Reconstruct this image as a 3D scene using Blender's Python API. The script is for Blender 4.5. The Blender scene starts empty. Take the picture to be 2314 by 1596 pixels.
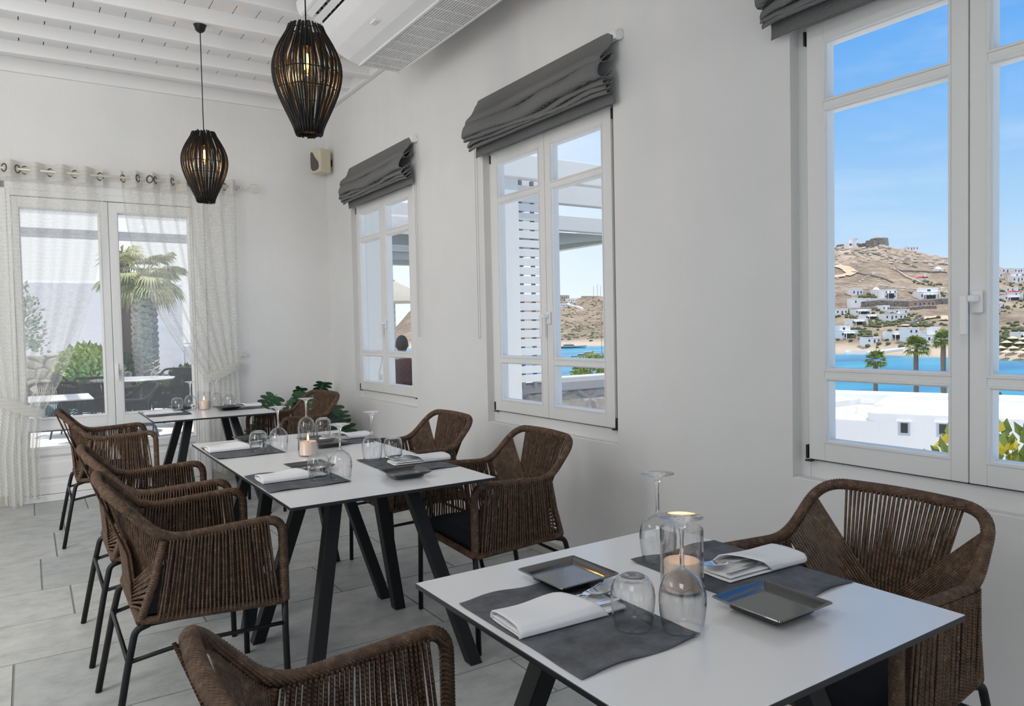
import bpy, math, random
from mathutils import Vector, Matrix
random.seed(7)
sc = bpy.context.scene
col = sc.collection

# ------------------------------------------------------------------ camera
yaw, pitch, roll = math.radians(33.226), math.radians(-1.975), math.radians(-1.181)
fw = Vector((math.sin(yaw)*math.cos(pitch), math.cos(yaw)*math.cos(pitch), math.sin(pitch)))
rt = Vector((math.cos(yaw), -math.sin(yaw), 0.0))
upv = rt.cross(fw)
cr, sr = math.cos(roll), math.sin(roll)
rt, upv = cr*rt + sr*upv, -sr*rt + cr*upv
camd = bpy.data.cameras.new('camera')
camd.sensor_width = 36.0
camd.lens = 36.0*1668.64/2314.0
camd.clip_start, camd.clip_end = 0.05, 4000
cam = bpy.data.objects.new('camera', camd)
col.objects.link(cam)
cam.matrix_world = Matrix(((rt.x, upv.x, -fw.x, 0.0), (rt.y, upv.y, -fw.y, 0.0), (rt.z, upv.z, -fw.z, 1.335), (0, 0, 0, 1)))
sc.camera = cam

# ------------------------------------------------------------------ exposure
sc.view_settings.view_transform = 'Standard'
sc.view_settings.look = 'None'
sc.view_settings.exposure = 0.0
sc.view_settings.gamma = 1.0
sc.view_settings.use_curve_mapping = False

# ------------------------------------------------------------------ sky
w = bpy.data.worlds.new('sky'); sc.world = w; w.use_nodes = True
N, Lk = w.node_tree.nodes, w.node_tree.links
for n in list(N): N.remove(n)
tc = N.new('ShaderNodeTexCoord'); sp = N.new('ShaderNodeSeparateXYZ')
Lk.new(tc.outputs['Generated'], sp.inputs[0])
rp = N.new('ShaderNodeValToRGB'); e = rp.color_ramp.elements
e[0].position = 0.0; e[0].color = (.66, .80, .93, 1)
e[1].position = 1.0; e[1].color = (.055, .24, .66, 1)
for pos, c in ((.055, (.53, .70, .86)), (.13, (.37, .59, .84)), (.25, (.20, .45, .82)), (.36, (.105, .35, .79)), (.6, (.07, .27, .70))):
    k = e.new(pos); k.color = (*c, 1)
Lk.new(sp.outputs['Z'], rp.inputs[0])
# paler, hazier sky towards the terrace end (+y), deep blue over the bay (+x)
hz = N.new('ShaderNodeMapRange'); hz.inputs[1].default_value = .56; hz.inputs[2].default_value = .95
Lk.new(sp.outputs['Y'], hz.inputs[0])
hm = N.new('ShaderNodeMix'); hm.data_type = 'RGBA'
Lk.new(hz.outputs[0], hm.inputs[0]); Lk.new(rp.outputs[0], hm.inputs[6]); hm.inputs[7].default_value = (.90, .94, .98, 1)
# milky light on the landward side (-x)
hx = N.new('ShaderNodeMapRange'); hx.inputs[1].default_value = .15; hx.inputs[2].default_value = -.45; hx.inputs[4].default_value = .8
Lk.new(sp.outputs['X'], hx.inputs[0])
hm2 = N.new('ShaderNodeMix'); hm2.data_type = 'RGBA'
Lk.new(hx.outputs[0], hm2.inputs[0]); Lk.new(hm.outputs[2], hm2.inputs[6]); hm2.inputs[7].default_value = (.92, .93, .94, 1)
# thin high cloud
mp = N.new('ShaderNodeMapping'); mp.inputs['Scale'].default_value = (2.0, 2.0, 9.0)
Lk.new(tc.outputs['Generated'], mp.inputs[0])
cn = N.new('ShaderNodeTexNoise'); cn.inputs['Scale'].default_value = 2.2; cn.inputs['Detail'].default_value = 6
Lk.new(mp.outputs[0], cn.inputs[0])
cr2 = N.new('ShaderNodeMapRange'); cr2.inputs[1].default_value = .52; cr2.inputs[2].default_value = .8; cr2.inputs[4].default_value = .28
Lk.new(cn.outputs[0], cr2.inputs[0])
cm = N.new('ShaderNodeMix'); cm.data_type = 'RGBA'
Lk.new(cr2.outputs[0], cm.inputs[0]); Lk.new(hm2.outputs[2], cm.inputs[6]); cm.inputs[7].default_value = (.86, .91, .97, 1)
bg = N.new('ShaderNodeBackground'); bg.inputs[1].default_value = 1.15
Lk.new(cm.outputs[2], bg.inputs[0])
wo = N.new('ShaderNodeOutputWorld'); Lk.new(bg.outputs[0], wo.inputs[0])

# ------------------------------------------------------------------ sun
sd = bpy.data.lights.new('sun', 'SUN'); sd.energy = 4.0; sd.angle = .012; sd.color = (1, .955, .88)
so = bpy.data.objects.new('sun', sd); col.objects.link(so)
so.rotation_euler = Vector((.22, -.22, .95)).to_track_quat('Z', 'Y').to_euler()

# ------------------------------------------------------------------ unseen fill lights added to brighten the room
def area(name, loc, aim, sx, sy, power, colr=(1, 1, 1)):
    d = bpy.data.lights.new(name, 'AREA'); d.shape = 'RECTANGLE'; d.size, d.size_y = sx, sy
    d.energy = power; d.color = colr
    o = bpy.data.objects.new(name, d); col.objects.link(o)
    o.location = loc; o.rotation_euler = (-Vector(aim)).to_track_quat('Z', 'Y').to_euler()
    return o
area('daylight_fill_left', (-3.55, .2, 1.55), (1, 0, 0), 3.6, 2.4, 3, (1, .96, .91))  # added fill standing in for daylight at an unseen doorway
area('added_fill_end_wall', (-2.3, 2.2, 2.35), (.04, 1, -.10), 2.4, 2.4, 120, (1, .97, .93))  # mid-room fill added to lift the end wall, no fixture behind it
area('daylight_fill_entrance', (-.6, -3.15, 1.55), (0, 1, 0), 4.6, 2.4, 5, (1, .97, .93))  # added fill standing in for daylight from behind the camera
area('added_top_fill_front', (-1.0, -.3, 3.42), (-.2, .25, -1), 1.6, 1.6, 42, (1, .96, .90))  # overhead fill added to brighten tables and floor, not a real fixture
area('added_top_fill_back', (-2.2, 3.4, 3.42), (-.2, .25, -1), 1.6, 2.4, 26, (1, .96, .90))  # second added overhead fill, out of view

# ------------------------------------------------------------------ materials
def mat(name, base=(.8, .8, .8), rough=.6, metal=0.0, spec=.5, **kw):
    m = bpy.data.materials.new(name); m.use_nodes = True
    p = m.node_tree.nodes['Principled BSDF']
    p.inputs['Base Color'].default_value = (*base, 1); p.inputs['Roughness'].default_value = rough
    p.inputs['Metallic'].default_value = metal; p.inputs['Specular IOR Level'].default_value = spec
    for k, v in kw.items(): p.inputs[k.replace('_', ' ')].default_value = v
    return m
def P(m): return m.node_tree.nodes['Principled BSDF']
def add(m, t): return m.node_tree.nodes.new(t)
def lk(m, a, b): m.node_tree.links.new(a, b)
def coords(m, scale=(1, 1, 1), kind='Object', rot=(0, 0, 0)):
    t = add(m, 'ShaderNodeTexCoord'); g = add(m, 'ShaderNodeMapping')
    g.inputs['Scale'].default_value = scale; g.inputs['Rotation'].default_value = rot
    lk(m, t.outputs[kind], g.inputs[0]); return g.outputs[0]
def noise(m, vec, scale, detail=4, rough=.55):
    n = add(m, 'ShaderNodeTexNoise'); n.inputs['Scale'].default_value = scale; n.inputs['Detail'].default_value = detail
    n.inputs['Roughness'].default_value = rough; lk(m, vec, n.inputs['Vector']); return n.outputs[0]
def ramp(m, fac, stops):
    r = add(m, 'ShaderNodeValToRGB'); el = r.color_ramp.elements
    el[0].position, el[0].color = stops[0][0], (*stops[0][1], 1); el[1].position, el[1].color = stops[-1][0], (*stops[-1][1], 1)
    for p_, c in stops[1:-1]:
        q = el.new(p_); q.color = (*c, 1)
    lk(m, fac, r.inputs[0]); return r.outputs[0]
def mixc(m, fac, a, b, mode='MIX'):
    x = add(m, 'ShaderNodeMix'); x.data_type = 'RGBA'; x.blend_type = mode
    for s, v in ((0, fac), (6, a), (7, b)):
        if hasattr(v, 'is_linked'): lk(m, v, x.inputs[s])
        elif s == 0: x.inputs[0].default_value = v
        else: x.inputs[s].default_value = (*v, 1)
    return x.outputs[2]
def bump(m, h, strength=.3, dist=.01):
    b = add(m, 'ShaderNodeBump'); b.inputs['Strength'].default_value = strength; b.inputs['Distance'].default_value = dist
    lk(m, h, b.inputs['Height']); lk(m, b.outputs[0], P(m).inputs['Normal'])
def base(m, c): lk(m, c, P(m).inputs['Base Color'])

M = {}
m = M['plaster'] = mat('white_plaster', (.80, .80, .795), .9, spec=.2)
v = coords(m); bump(m, noise(m, coords(m, (1, 1, .35)), 26, 5, .6), .35, .008)
base(m, ramp(m, noise(m, v, 1.3, 3), [(.3, (.765, .765, .76)), (.7, (.82, .82, .815))]))
M['dark_wall'] = mat('bounce_cutting_plaster', (.24, .24, .235), .9)  # unseen walls darkened to cut the bounce onto the window wall
m = M['ceiling'] = mat('white_painted_boards', (.84, .84, .84), .75, spec=.25)
bump(m, noise(m, coords(m, (1, 1, 1)), 14, 3), .15, .004)
M['white'] = mat('white_painted_wood', (.82, .825, .82), .38, spec=.45)
M['plastic'] = mat('white_plastic', (.88, .88, .88), .3)
M['ac'] = mat('white_gloss_casing', (.84, .85, .86), .22)
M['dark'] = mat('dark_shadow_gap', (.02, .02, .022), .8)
M['black_metal'] = mat('black_metal', (.008, .008, .009), .45, spec=.35)
M['table_leg'] = mat('charcoal_metal', (.010, .0105, .012), .5, spec=.35)
M['steel'] = mat('steel', (.72, .72, .73), .16, 1.0)
M['hinge'] = mat('dark_hinge', (.06, .055, .05), .45, .6)
m = M['top'] = mat('pale_grey_laminate', (.76, .76, .765), .24, IOR=2.4)
M['edge'] = mat('dark_laminate_edge', (.02, .021, .024), .45)
m = M['mat'] = mat('charcoal_paper', (.06, .063, .07), .75, spec=.3)
v = coords(m); base(m, ramp(m, noise(m, v, 16, 6, .65), [(.3, (.062, .066, .074)), (.75, (.165, .172, .186))])); bump(m, noise(m, v, 9, 4), .35, .012)
m = M['napkin'] = mat('white_cotton', (.84, .84, .85), .9, spec=.15); bump(m, noise(m, coords(m), 40, 4), .18, .004)
M['plate'] = mat('black_stoneware', (.012, .012, .0125), .13, IOR=2.3)
m = M['rope'] = mat('brown_rope', (.1, .055, .032), .62, spec=.35)
v = coords(m); base(m, ramp(m, noise(m, v, 42, 4, .7), [(.28, (.046, .028, .018)), (.55, (.128, .076, .047)), (.8, (.275, .175, .113))]))
wv = add(m, 'ShaderNodeTexWave'); wv.wave_type = 'BANDS'; wv.bands_direction = 'DIAGONAL'; wv.inputs['Scale'].default_value = 62; lk(m, v, wv.inputs['Vector'])
bump(m, wv.outputs[1], .55, .003)
m = M['rope_out'] = mat('backlit_dark_rope', (.018, .016, .015), .7)  # rope darkened to paint the backlit shade on the terrace chairs
m = M['cushion'] = mat('charcoal_canvas', (.017, .017, .021), .85, spec=.25); bump(m, noise(m, coords(m), 260, 2), .2, .002)
m = M['rattan'] = mat('black_rattan', (.006, .0055, .0055), .5, spec=.35)
m = M['blind'] = mat('grey_woven_fabric', (.13, .13, .132), .95, spec=.1)
v = coords(m); w1 = add(m, 'ShaderNodeTexWave'); w1.bands_direction = 'Y'; w1.inputs['Scale'].default_value = 85; w1.inputs['Distortion'].default_value = 1.5; lk(m, v, w1.inputs['Vector'])
w2 = add(m, 'ShaderNodeTexWave'); w2.bands_direction = 'Z'; w2.inputs['Scale'].default_value = 85; w2.inputs['Distortion'].default_value = 1.5; lk(m, v, w2.inputs['Vector'])
wm = mixc(m, .5, w1.outputs[0], w2.outputs[0]); base(m, ramp(m, wm, [(.2, (.12, .121, .122)), (.8, (.36, .362, .362))])); bump(m, wm, .6, .006)
M['cord'] = mat('grey_bead_chain', (.25, .25, .25), .4, .3)
m = M['tile'] = mat('grey_stone_tile', (.42, .44, .43), .42, spec=.4)
v = coords(m); n1 = noise(m, coords(m, (1, 1.25, 1)), 6.5, 9, .72)
att = add(m, 'ShaderNodeAttribute'); att.attribute_name = 'tone'
tb = ramp(m, n1, [(.25, (.31, .322, .318)), (.5, (.48, .492, .483)), (.78, (.61, .622, .61))])
base(m, mixc(m, 1.0, tb, ramp(m, att.outputs['Fac'], [(0, (.86, .87, .87)), (1, (1.04, 1.03, 1.0))]), 'MULTIPLY')); bump(m, n1, .22, .006)
M['grout'] = mat('grey_grout', (.24, .245, .24), .9)
m = M['skirt'] = mat('beige_skirting_tile', (.50, .48, .43), .4)
M['cream'] = mat('cream_plastic', (.66, .60, .46), .5)
M['grille'] = mat('grey_grille_cloth', (.10, .098, .094), .8)
M['bronze'] = mat('dark_bronze_ring', (.11, .095, .075), .4, .6)
M['brass'] = mat('cream_enamel_metal', (.72, .69, .58), .4, .2)
m = M['leaf'] = mat('green_leaf', (.02, .075, .032), .42, spec=.4)
base(m, ramp(m, noise(m, coords(m), 8, 3), [(.3, (.010, .042, .018)), (.7, (.028, .105, .042))]))
M['stem'] = mat('plant_stem', (.05, .11, .035), .6)
M['pot'] = mat('terracotta_pot', (.32, .16, .09), .8)
M['wax'] = mat('cream_candle_wax', (.90, .72, .60), .5, Subsurface_Weight=.6)
P(M['wax']).inputs['Subsurface Radius'].default_value = (.05, .03, .02)
M['wick'] = mat('candle_wick', (.02, .015, .01), .9)
def emit(name, c, s):
    q = bpy.data.materials.new(name); q.use_nodes = True; t = q.node_tree
    for n in list(t.nodes): t.nodes.remove(n)
    a = t.nodes.new('ShaderNodeEmission'); a.inputs[0].default_value = (*c, 1); a.inputs[1].default_value = s
    o = t.nodes.new('ShaderNodeOutputMaterial'); t.links.new(a.outputs[0], o.inputs[0]); return q
M['flame'] = emit('candle_flame', (1, .52, .15), 7)
M['filament'] = emit('glowing_filament', (1, .47, .10), 42)
def thin_glass(name, tint=(.97, .98, .98), edge=(.8, .83, .85), base_r=.04, power=3.5, mx=.75, gcol=(1, 1, 1)):
    q = bpy.data.materials.new(name); q.use_nodes = True; t = q.node_tree; n = t.nodes
    for x in list(n): n.remove(x)
    lw = n.new('ShaderNodeLayerWeight'); lw.inputs[0].default_value = .5
    pw = n.new('ShaderNodeMath'); pw.operation = 'POWER'; pw.inputs[1].default_value = power; t.links.new(lw.outputs['Facing'], pw.inputs[0])
    mr = n.new('ShaderNodeMapRange'); mr.inputs[3].default_value = base_r; mr.inputs[4].default_value = mx; t.links.new(pw.outputs[0], mr.inputs[0])
    mc = n.new('ShaderNodeMix'); mc.data_type = 'RGBA'; mc.inputs[6].default_value = (*tint, 1); mc.inputs[7].default_value = (*edge, 1); t.links.new(pw.outputs[0], mc.inputs[0])
    tr = n.new('ShaderNodeBsdfTransparent'); t.links.new(mc.outputs[2], tr.inputs[0])
    gl = n.new('ShaderNodeBsdfGlossy'); gl.inputs['Roughness'].default_value = .02; gl.inputs[0].default_value = (*gcol, 1)
    mx_ = n.new('ShaderNodeMixShader'); t.links.new(mr.outputs[0], mx_.inputs[0]); t.links.new(tr.outputs[0], mx_.inputs[1]); t.links.new(gl.outputs[0], mx_.inputs[2])
    o = n.new('ShaderNodeOutputMaterial'); t.links.new(mx_.outputs[0], o.inputs[0]); return q
M['glass'] = thin_glass('drinking_glass', (.992, .995, .995), (.40, .42, .43), .035, 3.6, 1.0)
q_ = M['solid_glass'] = bpy.data.materials.new('solid_glass'); q_.use_nodes = True; t_ = q_.node_tree
for n_ in list(t_.nodes): t_.nodes.remove(n_)
g_ = t_.nodes.new('ShaderNodeBsdfGlass'); g_.inputs['IOR'].default_value = 1.5; g_.inputs['Roughness'].default_value = 0.0
x_ = t_.nodes.new('ShaderNodeBsdfTransparent'); y_ = t_.nodes.new('ShaderNodeMixShader'); y_.inputs[0].default_value = .92
t_.links.new(x_.outputs[0], y_.inputs[1]); t_.links.new(g_.outputs[0], y_.inputs[2])
o_ = t_.nodes.new('ShaderNodeOutputMaterial'); t_.links.new(y_.outputs[0], o_.inputs[0])
M['vase'] = thin_glass('candle_glass', (.985, .985, .985), (.40, .41, .42), .05, 3.2, .9)
M['pane'] = thin_glass('window_glass', (.992, .995, .995), (.9, .93, .93), .006, 5.0, .5)
M['bulb'] = thin_glass('amber_bulb_glass', (1.0, .80, .48), (.9, .55, .22), .06, 3.0, .6)
def sheer(name, c, density):
    q = bpy.data.materials.new(name); q.use_nodes = True; t = q.node_tree; n = t.nodes
    for x in list(n): n.remove(x)
    tcn = n.new('ShaderNodeTexCoord'); wv_ = n.new('ShaderNodeTexWave'); wv_.bands_direction = 'Z'; wv_.inputs['Scale'].default_value = 10; wv_.inputs['Distortion'].default_value = .0
    t.links.new(tcn.outputs['Object'], wv_.inputs['Vector'])
    mr = n.new('ShaderNodeMapRange'); mr.inputs[3].default_value = density-.025; mr.inputs[4].default_value = density+.035; t.links.new(wv_.outputs[1], mr.inputs[0])
    df = n.new('ShaderNodeBsdfDiffuse'); df.inputs[0].default_value = (*c, 1)
    tl = n.new('ShaderNodeBsdfTranslucent'); tl.inputs[0].default_value = (*c, 1)
    m1 = n.new('ShaderNodeMixShader'); m1.inputs[0].default_value = .4; t.links.new(df.outputs[0], m1.inputs[1]); t.links.new(tl.outputs[0], m1.inputs[2])
    tr = n.new('ShaderNodeBsdfTransparent')
    m2 = n.new('ShaderNodeMixShader'); lw = n.new('ShaderNodeLayerWeight'); lw.inputs[0].default_value = .5
    pw = n.new('ShaderNodeMath'); pw.operation = 'POWER'; pw.inputs[1].default_value = 3.0; t.links.new(lw.outputs['Facing'], pw.inputs[0])
    ad = n.new('ShaderNodeMath'); ad.operation = 'MULTIPLY_ADD'; ad.inputs[1].default_value = 1.0; ad.use_clamp = True; t.links.new(pw.outputs[0], ad.inputs[0]); t.links.new(mr.outputs[0], ad.inputs[2])
    t.links.new(ad.outputs[0], m2.inputs[0]); t.links.new(tr.outputs[0], m2.inputs[1]); t.links.new(m1.outputs[0], m2.inputs[2])
    o = n.new('ShaderNodeOutputMaterial'); t.links.new(m2.outputs[0], o.inputs[0]); return q
q_ = M['door_pane'] = bpy.data.materials.new('glare_veil_door_glass'); q_.use_nodes = True; t_ = q_.node_tree  # white film in the glass paints the haze of outdoor glare
for n_ in list(t_.nodes): t_.nodes.remove(n_)
a_ = t_.nodes.new('ShaderNodeBsdfTransparent'); b_ = t_.nodes.new('ShaderNodeBsdfTranslucent'); b_.inputs[0].default_value = (.95, .96, .96, 1)
y_ = t_.nodes.new('ShaderNodeMixShader'); y_.inputs[0].default_value = .07; t_.links.new(a_.outputs[0], y_.inputs[1]); t_.links.new(b_.outputs[0], y_.inputs[2])
g_ = t_.nodes.new('ShaderNodeBsdfGlossy'); g_.inputs['Roughness'].default_value = .03; f_ = t_.nodes.new('ShaderNodeFresnel'); f_.inputs[0].default_value = 1.12
z_ = t_.nodes.new('ShaderNodeMixShader'); t_.links.new(f_.outputs[0], z_.inputs[0]); t_.links.new(y_.outputs[0], z_.inputs[1]); t_.links.new(g_.outputs[0], z_.inputs[2])
o_ = t_.nodes.new('ShaderNodeOutputMaterial'); t_.links.new(z_.outputs[0], o_.inputs[0])
M['sheer'] = sheer('sheer_white_voile', (.88, .87, .83), .27)
M['hem'] = sheer('dense_white_voile', (.82, .81, .77), .62)
# outdoors
M['awning_cloth'] = sheer('translucent_awning', (.9, .9, .9), .8)
m = M['limewash'] = mat('white_limewash', (.86, .86, .87), .9, spec=.15); bump(m, noise(m, coords(m), 3.5, 5), .35, .05)
M['white_out'] = mat('shade_toned_white_paint', (.66, .645, .615), .6, spec=.3)  # white toned down to paint shade on the sunlit post and slats
M['win_dark'] = mat('dark_window_opening', (.035, .04, .045), .35)
M['blue'] = mat('blue_shutter', (.04, .10, .30), .6)
M['red'] = mat('red_vault_paint', (.62, .07, .06), .7)
m = M['drystone'] = mat('dry_stone', (.28, .25, .22), .95); v = coords(m)
vo = add(m, 'ShaderNodeTexVoronoi'); vo.inputs['Scale'].default_value = 1.1; lk(m, v, vo.inputs['Vector'])
base(m, ramp(m, vo.outputs[0], [(.1, (.36, .33, .29)), (.75, (.15, .135, .12))]))
def rubble(name, sc_, a, b, joint):
    q = mat(name, a, .95, spec=.2); vv = coords(q, (1, 1, 1.4))
    vd = add(q, 'ShaderNodeTexVoronoi'); vd.feature = 'DISTANCE_TO_EDGE'; vd.inputs['Scale'].default_value = sc_; lk(q, vv, vd.inputs['Vector'])
    vc = add(q, 'ShaderNodeTexVoronoi'); vc.inputs['Scale'].default_value = sc_; lk(q, vv, vc.inputs['Vector'])
    sp_ = add(q, 'ShaderNodeSeparateColor'); lk(q, vc.outputs['Color'], sp_.inputs[0])
    cc = ramp(q, sp_.outputs[0], [(0, a), (1, b)]); nn = noise(q, vv, 14, 5)
    cc = mixc(q, .5, cc, ramp(q, nn, [(.3, tuple(x*.6 for x in a)), (.7, b)]))
    base(q, mixc(q, ramp(q, vd.outputs[0], [(.03, (0, 0, 0)), (.09, (1, 1, 1))]), joint, cc))
    bump(q, ramp(q, vd.outputs[0], [(.0, (0, 0, 0)), (.16, (1, 1, 1))]), .8, .04); return q
M['rubble'] = rubble('rubble_stone_wall', 2.6, (.30, .27, .25), (.46, .40, .33), (.36, .345, .34))
M['garden_stone'] = rubble('sunny_stone_wall', 3.4, (.56, .52, .44), (.74, .69, .60), (.34, .31, .27))
M['cap'] = mat('grey_coping', (.30, .295, .30), .9)
m = M['paving'] = mat('pale_terrace_paving', (.80, .77, .72), .8); v = coords(m)
base(m, ramp(m, noise(m, v, 3, 5), [(.3, (.68, .65, .60)), (.7, (.86, .84, .80))]))
M['pool'] = mat('turquoise_pool_water', (.10, .62, .72), .08)
m = M['trunk'] = mat('palm_bark', (.46, .41, .36), .95); base(m, ramp(m, noise(m, coords(m), 16, 5), [(.3, (.38, .32, .27)), (.7, (.74, .67, .59))]))
M['fan_trunk'] = mat('brown_palm_trunk', (.22, .16, .12), .95)
M['trunk_dark'] = mat('dark_trunk', (.10, .065, .05), .9)
m = M['frond'] = mat('palm_frond', (.30, .33, .12), .6); base(m, ramp(m, noise(m, coords(m), 1.6, 3), [(.3, (.26, .32, .13)), (.7, (.66, .60, .32))]))
m = M['frond_green'] = mat('fan_palm_leaf', (.16, .24, .04), .6); base(m, ramp(m, noise(m, coords(m), 2.2, 3), [(.3, (.07, .13, .02)), (.7, (.36, .42, .09))]))
M['shrub_light'] = mat('yellow_green_shrub', (.42, .50, .16), .7)
M['shrub'] = mat('green_shrub', (.09, .17, .05), .8)
M['maquis'] = mat('hillside_bush', (.10, .125, .055), .95)
M['yellow'] = mat('yellow_blossom', (.80, .62, .05), .7)
m = M['thatch'] = mat('straw_thatch', (.66, .60, .50), .95); bump(m, noise(m, coords(m, (6, 6, 1)), 12, 4), .8, .05)
M['canvas'] = mat('canvas_parasol', (.66, .55, .38), .9)
M['skin'] = mat('skin', (.50, .30, .21), .6)
M['hair'] = mat('dark_grey_hair', (.045, .040, .038), .8)
m = M['shirt'] = mat('dark_red_check_shirt', (.20, .04, .04), .9)
ck = add(m, 'ShaderNodeTexChecker'); ck.inputs['Scale'].default_value = 26; ck.inputs[1].default_value = (.17, .045, .045, 1); ck.inputs[2].default_value = (.085, .05, .055, 1); lk(m, coords(m), ck.inputs['Vector']); base(m, ck.outputs[0])
M['trousers'] = mat('blue_trousers', (.05, .07, .13), .9)
M['asphalt'] = mat('car_paint_grey', (.35, .37, .4), .3)
m = M['sea'] = mat('turquoise_sea', (.02, .33, .60), .30, spec=.35)
v = coords(m); base(m, ramp(m, noise(m, coords(m, (.012, .03, 1)), 1.0, 4), [(.35, (.006, .15, .32)), (.5, (.012, .26, .43)), (.66, (.035, .37, .49))])); bump(m, noise(m, v, .5, 3), .05, .3)
m = M['hill'] = mat('dry_hillside', (.36, .28, .2), .95, spec=.1)
v = coords(m); g = add(m, 'ShaderNodeNewGeometry'); sz = add(m, 'ShaderNodeSeparateXYZ'); lk(m, g.outputs['Position'], sz.inputs[0])
ca = ramp(m, noise(m, coords(m, (.035, .035, .09)), 1.0, 9, .78), [(.34, (.135, .105, .075)), (.5, (.25, .19, .135)), (.66, (.43, .325, .23))])
rk = ramp(m, noise(m, coords(m, (.16, .16, .3)), 1.0, 7, .75), [(.42, (0, 0, 0)), (.64, (1, 1, 1))])
hi = add(m, 'ShaderNodeMapRange'); hi.inputs[1].default_value = 48; hi.inputs[2].default_value = 66; hi.inputs[3].default_value = .30; hi.inputs[4].default_value = 1.0; lk(m, sz.outputs[2], hi.inputs[0])
mu = add(m, 'ShaderNodeMath'); mu.operation = 'MULTIPLY'; lk(m, rk, mu.inputs[0]); lk(m, hi.outputs[0], mu.inputs[1])
cb = mixc(m, mu.outputs[0], ca, (.60, .52, .43))
bs = ramp(m, noise(m, coords(m, (.35, .35, .5)), 1.0, 5, .7), [(.56, (0, 0, 0)), (.70, (1, 1, 1))])
lo = add(m, 'ShaderNodeMapRange'); lo.inputs[1].default_value = 26; lo.inputs[2].default_value = 0; lo.inputs[3].default_value = .22; lo.inputs[4].default_value = .65; lk(m, sz.outputs[2], lo.inputs[0])
mu2 = add(m, 'ShaderNodeMath'); mu2.operation = 'MULTIPLY'; lk(m, bs, mu2.inputs[0]); lk(m, lo.outputs[0], mu2.inputs[1])
cc = mixc(m, mu2.outputs[0], cb, (.10, .115, .055))
st = add(m, 'ShaderNodeMapRange'); st.inputs[1].default_value = -8.5; st.inputs[2].default_value = -12.5; lk(m, sz.outputs[2], st.inputs[0])
base(m, mixc(m, st.outputs[0], cc, (.56, .46, .36)))
M['dirt'] = mat('dirt_road', (.62, .47, .32), .95)
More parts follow.
